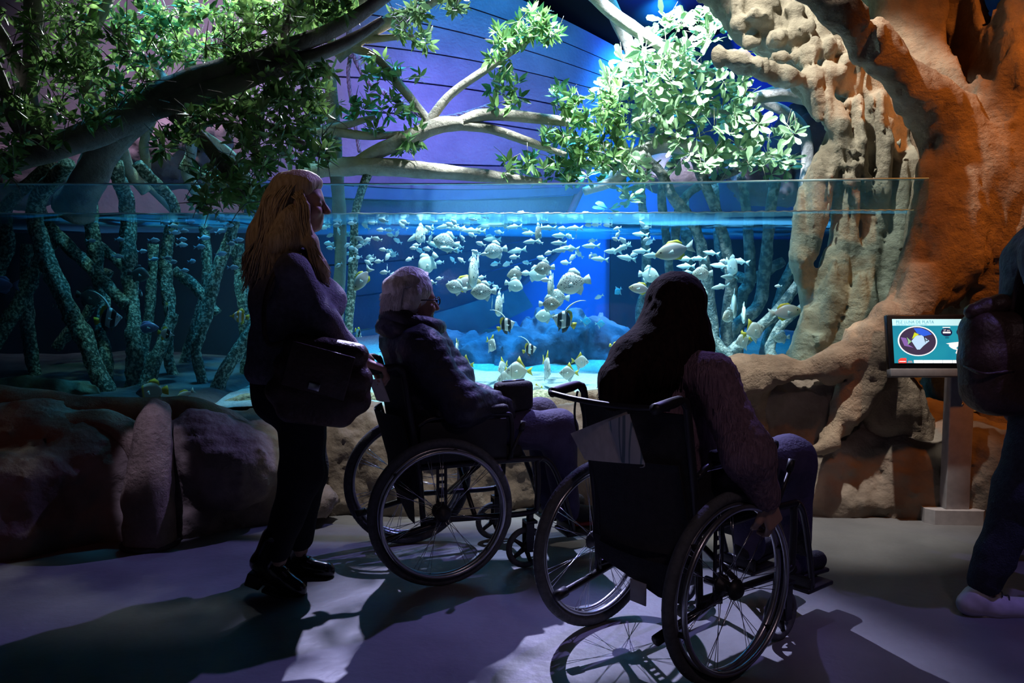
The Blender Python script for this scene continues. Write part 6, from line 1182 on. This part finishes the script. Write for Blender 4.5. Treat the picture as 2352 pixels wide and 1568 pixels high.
def put_fish(kind, x, y, L, Y, face=-1, tail=0.0, yaw=None, name=None, label=None, group=None, cat='fish'):
    """face -1 left / +1 right in the picture, tail = degrees the tail points above the horizontal, yaw = degrees turned towards (+) or away from us"""
    parts = fish_proto(kind); e = math.radians(tail); yw = math.radians(frr.uniform(-22, 22) if yaw is None else yaw)
    h = np.array([face * math.cos(e) * math.cos(yw), -math.sin(yw), -math.sin(e) * math.cos(yw)]); l = unit(np.cross([0, 0, 1] if abs(h[2]) < 0.95 else [0, 1, 0], h)); u = np.cross(h, l)
    S = L / ppm(Y) / max(0.45, math.cos(yw)) ; m = np.eye(4); m[:3, 0] = h * S; m[:3, 1] = l * S; m[:3, 2] = u * S; m[:3, 3] = P(x, y, Y); m = Matrix(m.tolist())
    if len(parts) == 1:
        o = bpy.data.objects.new(name, parts[0][1]); C.objects.link(o); o.matrix_world = m
    else:
        o = bpy.data.objects.new(name, None); C.objects.link(o); o.matrix_world = m; o.empty_display_size = 0.2
        for nm, me, _ in parts: c_ = bpy.data.objects.new(nm, me); C.objects.link(c_); c_.parent = o
    return tag(o, label, cat, group)
A_S = [(135,195,-15),(210,230,-25),(360,185,-20),(390,262,0),(450,278,0),(230,310,0),(650,320,-40),(720,205,-10),(760,272,0),(850,270,5),(920,235,-15),(990,168,-10),(1050,185,-10),(885,378,0),(1015,380,-5),(1130,420,70),(1035,455,-15),(250,400,-70),(130,455,20),(490,410,-15),(370,440,30),(100,580,0),(130,650,-5),(180,600,0),(385,600,35),(450,650,0),(570,620,20),(575,515,-20),(640,570,-10),(690,525,30),(825,515,-15),(510,690,-70),(1135,545,-30),(395,735,0),(435,815,40),(535,790,10),(250,905,30),(715,780,15),(745,825,20),(695,870,-30),(850,850,5),(920,675,-5),(1030,705,-15),(990,765,60),(1080,755,15),(1310,815,25),(1415,610,5),(1470,690,-30),(1585,665,-5),(1375,650,0),(940,1015,5),(975,940,88),(1080,1045,15),(1480,985,-15),(1300,205,-10),(1390,205,-15),(1465,185,-10),(1240,265,-20),(1215,315,-40),(1440,300,-20),(1590,200,-20),(1670,250,-10),(1790,200,-10),(1605,355,-30),(1990,270,-40),(1930,305,-20),(2080,270,0),(2190,280,0),(2130,370,0),(2290,180,0),(2260,220,-10),(2250,455,-25),(1960,490,-10),(2110,510,-60),(2070,440,80),(1840,655,-15),(2060,630,-10),(2030,690,-10),(1960,830,-50),(2090,835,-35),(2255,810,30),(2310,710,-20),(1765,865,5),(1190,1125,10),(1640,1165,-10),(1760,1105,10),(2130,1165,-15),(40,340,10),(60,290,-30),(1730,560,-10)]
B_S = [(70,185,-10),(150,180,-15),(15,215,0),(430,150,-10),(490,165,0),(350,210,-5),(210,235,0),(720,130,-10),(680,165,-15),(745,195,-15),(925,178,-10),(1100,140,-10),(1215,170,-20),(880,255,0),(1035,230,-10),(1410,200,-20),(1590,225,60),(1690,140,-20),(1755,190,0),(2015,180,-20),(2095,145,0),(460,325,-40),(770,378,-10),(1330,360,0),(1720,305,0),(1830,300,0),(2000,305,0),(2145,355,15),(370,412,-10),(235,475,0),(95,590,-20),(970,560,-20),(1430,480,-35),(1525,455,85),(1775,540,10),(2150,445,60),(2120,520,-20),(2240,550,-40),(20,720,-30),(150,740,10),(600,785,5),(1120,720,20),(1010,800,-10),(1570,745,-40),(1480,780,45),(1740,765,70),(1815,765,-15),(1948,750,88),(2270,800,-20),(315,885,15),(495,885,25),(785,870,-10),(1370,870,-5),(110,1090,10),(70,1190,-5),(225,1180,5),(330,1240,-25),(1075,1130,0),(1870,1380,25),(10,1100,0)]
A_L = [(300,510,30),(1850,225,0),(1400,480,30),(1830,330,10),(2010,350,0),(2240,390,0),(1625,500,70),(1690,600,-20),(1900,670,-5),(1560,390,25)]
B_L = [(1190,260,0),(170,325,5),(330,300,0),(430,300,5),(600,330,5),(830,430,0),(1110,350,0),(1505,352,0),(40,400,0),(270,520,0),(850,555,5),(1290,465,0),(1265,575,0),(1750,620,0),(1310,680,5),(1440,655,-5),(2210,650,25),(2080,700,0),(640,690,10),(1880,818,-5),(265,1460,86)]
C_L = [(298,256,-5),(305,382,0),(390,415,0),(195,432,-10),(830,395,-10),(640,440,0),(735,437,0),(640,495,0),(895,490,-5),(1045,458,-10),(650,545,5),(965,573,0),(900,648,10),(175,350,20)]
C_S = [(313,183,-50),(347,203,5),(345,290,20),(370,310,35),(258,398,30),(925,455,0)]
LEFT = [(1080,175,0),(1245,168,-5),(1450,160,0),(1535,142,0),(1497,192,0),(1365,212,0),(1440,232,-20),(1130,195,0),(1145,240,0),(1200,228,0),(1335,275,-5),(1190,285,0),(1005,290,0),(780,285,0),(595,292,0),(1190,320,0),(1560,288,-5),(1510,312,0),(1305,333,-5),(930,362,-5),(770,395,0),(1005,415,-10),(1095,405,0),(1130,432,-5),(1255,428,-5),(1445,380,-10),(1205,487,0),(1525,468,0)]
ORD = ['first', 'second', 'third', 'fourth', 'fifth', 'sixth', 'seventh', 'eighth', 'ninth']
def nth(k): return ORD[k] if k < 9 else '%d%s' % (k + 1, 'th' if 10 <= (k % 100) <= 12 else {0: 'st', 1: 'nd', 2: 'rd'}.get(k % 10, 'th'))
def school(kind, lists, lo, hi, ylo, yhi, face, name, what, where, group, nrow):
    pts = [(ox + x / k, oy + y / k, t) for (ox, oy, k, lst) in lists for (x, y, t) in lst]; pts.sort(key=lambda p: p[1]); m = -(-len(pts) // nrow)
    for r in range(nrow):
        for c_, (x, y, t) in enumerate(sorted(pts[r * m:(r + 1) * m])):
            pose = 'level' if abs(t) < 12 else ('steep' if abs(t) > 45 else ('nose down' if t > 0 else 'nose up'))
            put_fish(kind, x, y, frr.uniform(lo, hi) * (0.8 if abs(t) > 60 else 1), frr.uniform(ylo, yhi), face, t, None, name, '%s, %s, %s from left in the %s row %s' % (what, pose, nth(c_), nth(r), where), group)
school('small', ((740, 470, 6.533, A_S), (1090, 470, 6.533, B_S), (1380, 460, 3.267, C_S)), 19, 26, 5.35, 6.4, -1, 'shoal_fish', 'small silver fish', 'below the waterline', 'shoal of small silver fish', 7)
school('slender', ((740, 470, 6.533, A_L), (1090, 470, 6.533, B_L), (1380, 460, 3.267, C_L)), 36, 46, 5.4, 6.2, -1, 'slender_fish', 'slender glassy fish', 'of the shoal', 'slender silver fish', 4)
school('smallb', ((0, 450, 2.851, LEFT),), 22, 28, 5.3, 5.9, 1, 'blue_fish', 'bluish fish facing right', 'over the roots', 'bluish fish over the left roots', 3)
BIG = [  # kind, x, y, length, depth, face, tail, yaw, name, label
    ('scat', 1025, 557, 62, 5.7, -1, -12, 0, 'spotted_scat', 'spotted scat half hidden by silver fish high in the shoal'), ('pale', 983, 605, 58, 5.7, -1, 50, 20, 'banded_scat', 'yellowish scat with tail up above the grey haired woman'),
    ('scat', 968, 538, 30, 5.8, -1, 40, 60, 'spotted_scat', 'small scat seen head on between the shoal fish near the surface'), ('scat', 1090, 622, 52, 5.7, -1, 72, 62, 'spotted_scat', 'narrow scat seen head on, diving straight down'),
    ('scat', 1048, 660, 50, 5.5, -1, -14, 0, 'spotted_scat', 'spotted scat overlapping the large grey surgeonfish'), ('scat', 1138, 576, 56, 5.6, -1, 12, 0, 'spotted_scat', 'plump spotted scat with turquoise tail fish behind it'),
    ('scatd', 1238, 533, 34, 5.8, -1, 60, 50, 'dusky_scat', 'dusky scat diving among the slender fish'), ('scatd', 1186, 630, 44, 5.8, -1, 8, 0, 'dusky_scat', 'dark spotted scat just above a pale one'), ('pale', 1180, 655, 44, 5.7, 1, 18, 15, 'pale_scat', 'pale scat facing right under the dark spotted scat'),
    ('scatd', 1251, 616, 48, 5.6, -1, 8, 0, 'dusky_scat', 'brown spotted scat in front of a pale turquoise one'), ('pale', 1230, 630, 50, 5.9, 1, 8, 0, 'pale_scat', 'pale turquoise scat behind the brown spotted one'), ('scat', 1266, 655, 40, 5.6, -1, 70, 60, 'spotted_scat', 'scat seen head on left of the largest spotted scat'),
    ('scat', 1318, 650, 80, 5.4, -1, 14, 0, 'spotted_scat', 'largest spotted scat, black dots on silver, swimming left'), ('scat', 1282, 682, 54, 5.7, -1, -6, 0, 'spotted_scat', 'violet dotted scat under the largest spotted scat'), ('scatd', 1262, 698, 50, 5.5, 1, 0, 0, 'dusky_scat', 'brown scat facing right below the violet dotted scat'),
    ('pale', 1252, 726, 46, 5.7, -1, 0, 0, 'pale_scat', 'pale scat behind the bannerfish pair'), ('scat', 1111, 670, 60, 5.4, -1, 4, 0, 'spotted_scat', 'spotted scat in front of the dark hull, second largest'), ('scat', 1148, 700, 36, 5.6, -1, 60, 62, 'spotted_scat', 'small scat seen head on above the left bannerfish'),
    ('scat', 1614, 628, 48, 5.6, -1, 4, 0, 'spotted_scat', 'spotted scat right of the dark haired woman\'s head'), ('scat', 1795, 775, 40, 5.6, -1, 5, 0, 'spotted_scat', 'bluish white spotted scat beside the fig roots'), ('scat', 1675, 725, 40, 5.6, -1, 20, 30, 'spotted_scat', 'olive scat low right of the dark haired woman'), ('pale', 1686, 700, 44, 5.7, -1, 65, 60, 'pale_scat', 'pale scat seen head on above the olive scat'), ('pale', 1708, 720, 32, 5.9, -1, 70, 60, 'pale_scat', 'small whitish fish just right of the olive scat'),
    ('pale', 1680, 610, 30, 5.6, 1, 60, 60, 'pale_scat', 'tan fish turned towards us among the slender fish on the right'), ('pale', 1490, 632, 44, 5.6, 1, 10, 35, 'pale_scat', 'pinkish white fish above the dark haired woman'),('pale', 1613, 675, 28, 5.7, 1, 50, 45, 'pale_scat', 'small white fish by the dark haired woman\'s right ear'),
    ('surgeon', 1550, 576, 92, 5.4, -1, 14, 0, 'surgeonfish', 'long pinkish grey surgeonfish with yellow fin edge near the surface'), ('surgeon', 1803, 717, 78, 5.4, 1, -6, 0, 'surgeonfish', 'grey surgeonfish facing right beside the fig roots'), ('surgeon', 1472, 663, 56, 5.4, -1, -6, 0, 'surgeonfish', 'orange faced surgeonfish touching the dark haired woman\'s hair'), ('surgeon', 833, 640, 66, 5.5, -1, 55, 0, 'surgeonfish', 'grey surgeonfish diving steeply above the standing woman\'s arm'), ('surgeon', 1068, 652, 76, 5.7, 1, -8, 0, 'surgeonfish', 'large grey surgeonfish facing right behind a spotted scat'), ('purple', 5, 655, 80, 5.4, -1, 0, 0, 'purple_tang', 'purple tang leaving at the left edge'),
    ('banner', 1162, 748, 44, 5.3, 1, -22, 0, 'bannerfish', 'striped bannerfish facing right in front of the blue rock'), ('banner', 1296, 738, 58, 5.2, -1, -22, 0, 'bannerfish', 'largest black and white bannerfish with a long dorsal streamer, facing left'), ('banner', 1216, 803, 34, 5.4, 1, -18, 10, 'bannerfish', 'small bannerfish low over the sand'), ('banner', 248, 733, 66, 5.3, 1, -8, 0, 'bannerfish', 'bannerfish among the left mangrove roots'),
    ('moon', 1128, 790, 30, 5.5, 1, 40, 50, 'silver_moonfish', 'narrow silver moonfish over the blue rock under the left bannerfish'), ('moon', 1192, 852, 64, 5.2, -1, 0, 0, 'silver_moonfish', 'largest silver moonfish with yellow fins just above the sand'), ('moon', 1166, 868, 50, 5.3, -1, 10, 15, 'silver_moonfish', 'silver moonfish tucked behind the largest one'), ('moon', 1155, 842, 26, 5.6, -1, 30, 55, 'silver_moonfish', 'thin moonfish left of the largest one'), ('moon', 1255, 842, 34, 5.4, 1, 60, 66, 'silver_moonfish', 'moonfish seen edge on over the sand'), ('moon', 1307, 856, 46, 5.3, -1, 0, 0, 'silver_moonfish', 'silver moonfish facing left near the push bar'), ('moon', 1332, 830, 42, 5.4, 1, 5, 0, 'silver_moonfish', 'silver moonfish facing right above the push bar'), ('moon', 1068, 836, 42, 5.4, -1, -5, 0, 'silver_moonfish', 'moonfish right behind the grey haired woman\'s shoulder'), ('moon', 1730, 760, 56, 5.4, 1, -20, 0, 'silver_moonfish', 'yellow finned moonfish right of the dark haired woman, facing right'), ('moon', 1708, 782, 44, 5.5, -1, 15, 20, 'silver_moonfish', 'olive moonfish overlapping the yellow finned one'), ('moon', 1235, 893, 26, 5.2, -1, 20, 20, 'silver_moonfish', 'tiny moonfish skimming the sand'), ('moon', 1050, 800, 24, 5.6, -1, 80, 62, 'silver_moonfish', 'silver fish standing on end beside the grey haired woman'),
    ('cyan', 1345, 737, 26, 6.6, 1, 0, 0, 'cyan_fish', 'bright cyan diamond shaped fish right of the big bannerfish'), ('cyan', 1378, 743, 24, 6.6, 1, 0, 0, 'cyan_fish', 'second cyan diamond fish, further right'), ('cyan', 1882, 628, 26, 5.9, -1, 0, 0, 'cyan_fish', 'cyan fish in the gap between the fig roots'), ('cyan', 1420, 668, 22, 6.8, -1, 40, 20, 'cyan_fish', 'dim blue fish far back left of the dark haired woman'), ('small', 1788, 657, 18, 5.7, -1, 0, 0, 'yellow_cardinal_fish', 'tiny fish beside the blue lit root'),
    ('copper', 550, 727, 46, 5.3, -1, -4, 0, 'copperband_butterflyfish', 'yellow and white striped butterflyfish left of the standing woman'), ('butter', 381, 766, 40, 5.4, 1, 12, 0, 'butterflyfish', 'white butterflyfish with a black saddle in the left roots'), ('butter', 384, 712, 34, 5.5, 1, 60, 40, 'butterflyfish', 'white butterflyfish diving above the saddled one'), ('sergeant', 131, 703, 26, 5.5, 1, 10, 20, 'striped_fish', 'tiny striped fish at the far left roots'), ('sergeant', 322, 671, 24, 5.5, 1, 40, 40, 'striped_fish', 'tiny striped fish beside the middle left root'), ('butter', 1390, 848, 24, 5.4, -1, 0, 0, 'butterflyfish', 'small black and white fish above the brake handle'), ('butter', 1413, 797, 30, 5.5, 1, 20, 0, 'butterflyfish', 'dark butterflyfish with yellow tail at the dark hair'),
    ('dark', 318, 630, 52, 5.5, 1, 12, 0, 'dark_reef_fish', 'dark grey reef fish high in the left roots'), ('dark', 203, 682, 60, 5.6, 1, 14, 0, 'dark_reef_fish', 'dark round fish left of the bannerfish in the roots'), ('dark', 125, 640, 56, 5.7, -1, 0, 0, 'dark_reef_fish', 'dim brownish fish at the far left'), ('purple', 337, 752, 56, 5.6, 1, 0, 0, 'purple_tang', 'dusky purple tang right of the bannerfish in the roots'),
    ('angel', 350, 899, 76, 5.05, -1, 6, 0, 'angelfish', 'big grey angelfish with yellow tail resting by the root ledge'), ('surgeon', 425, 908, 50, 5.2, -1, 30, 10, 'green_wrasse', 'greenish fish beside the angelfish with its tail up'), ('butter', 823, 765, 26, 5.5, 1, 40, 40, 'butterflyfish', 'pale fish glimpsed between the two pushing arms and the chair')]
for (kind, x, y, L, Y, fc_, tl, yw, nm, lb) in BIG: put_fish(kind, x, y, L, Y, fc_, tl, yw, nm, lb)
# small sea plant on the sand
sp = thing('sea_grass', tuple(P(1186, 895, 5.15)), 'small bright green plant on the sand below the moonfish', 'plant'); M['weed'] = plain('green_weed', (0.05, 0.45, 0.16), 0.5)
for k, (dx, dy) in enumerate(((-18, -4), (-10, -10), (0, -16), (9, -10), (16, -3))):
    a0, a1 = P(1186, 893, 5.15), P(1186 + dx, 890 + dy, 5.15 - 0.02 * k); md = (a0 + a1) / 2; sd = np.array([0.008, 0, 0.004])
    mk('blade', (np.array([a0, md + sd, a1, md - sd, md + [0, 0.006, 0]]), [[0, 1, 4], [1, 2, 4], [2, 3, 4], [3, 0, 4], [0, 3, 2, 1]]), M['weed'], sp, smooth=False)
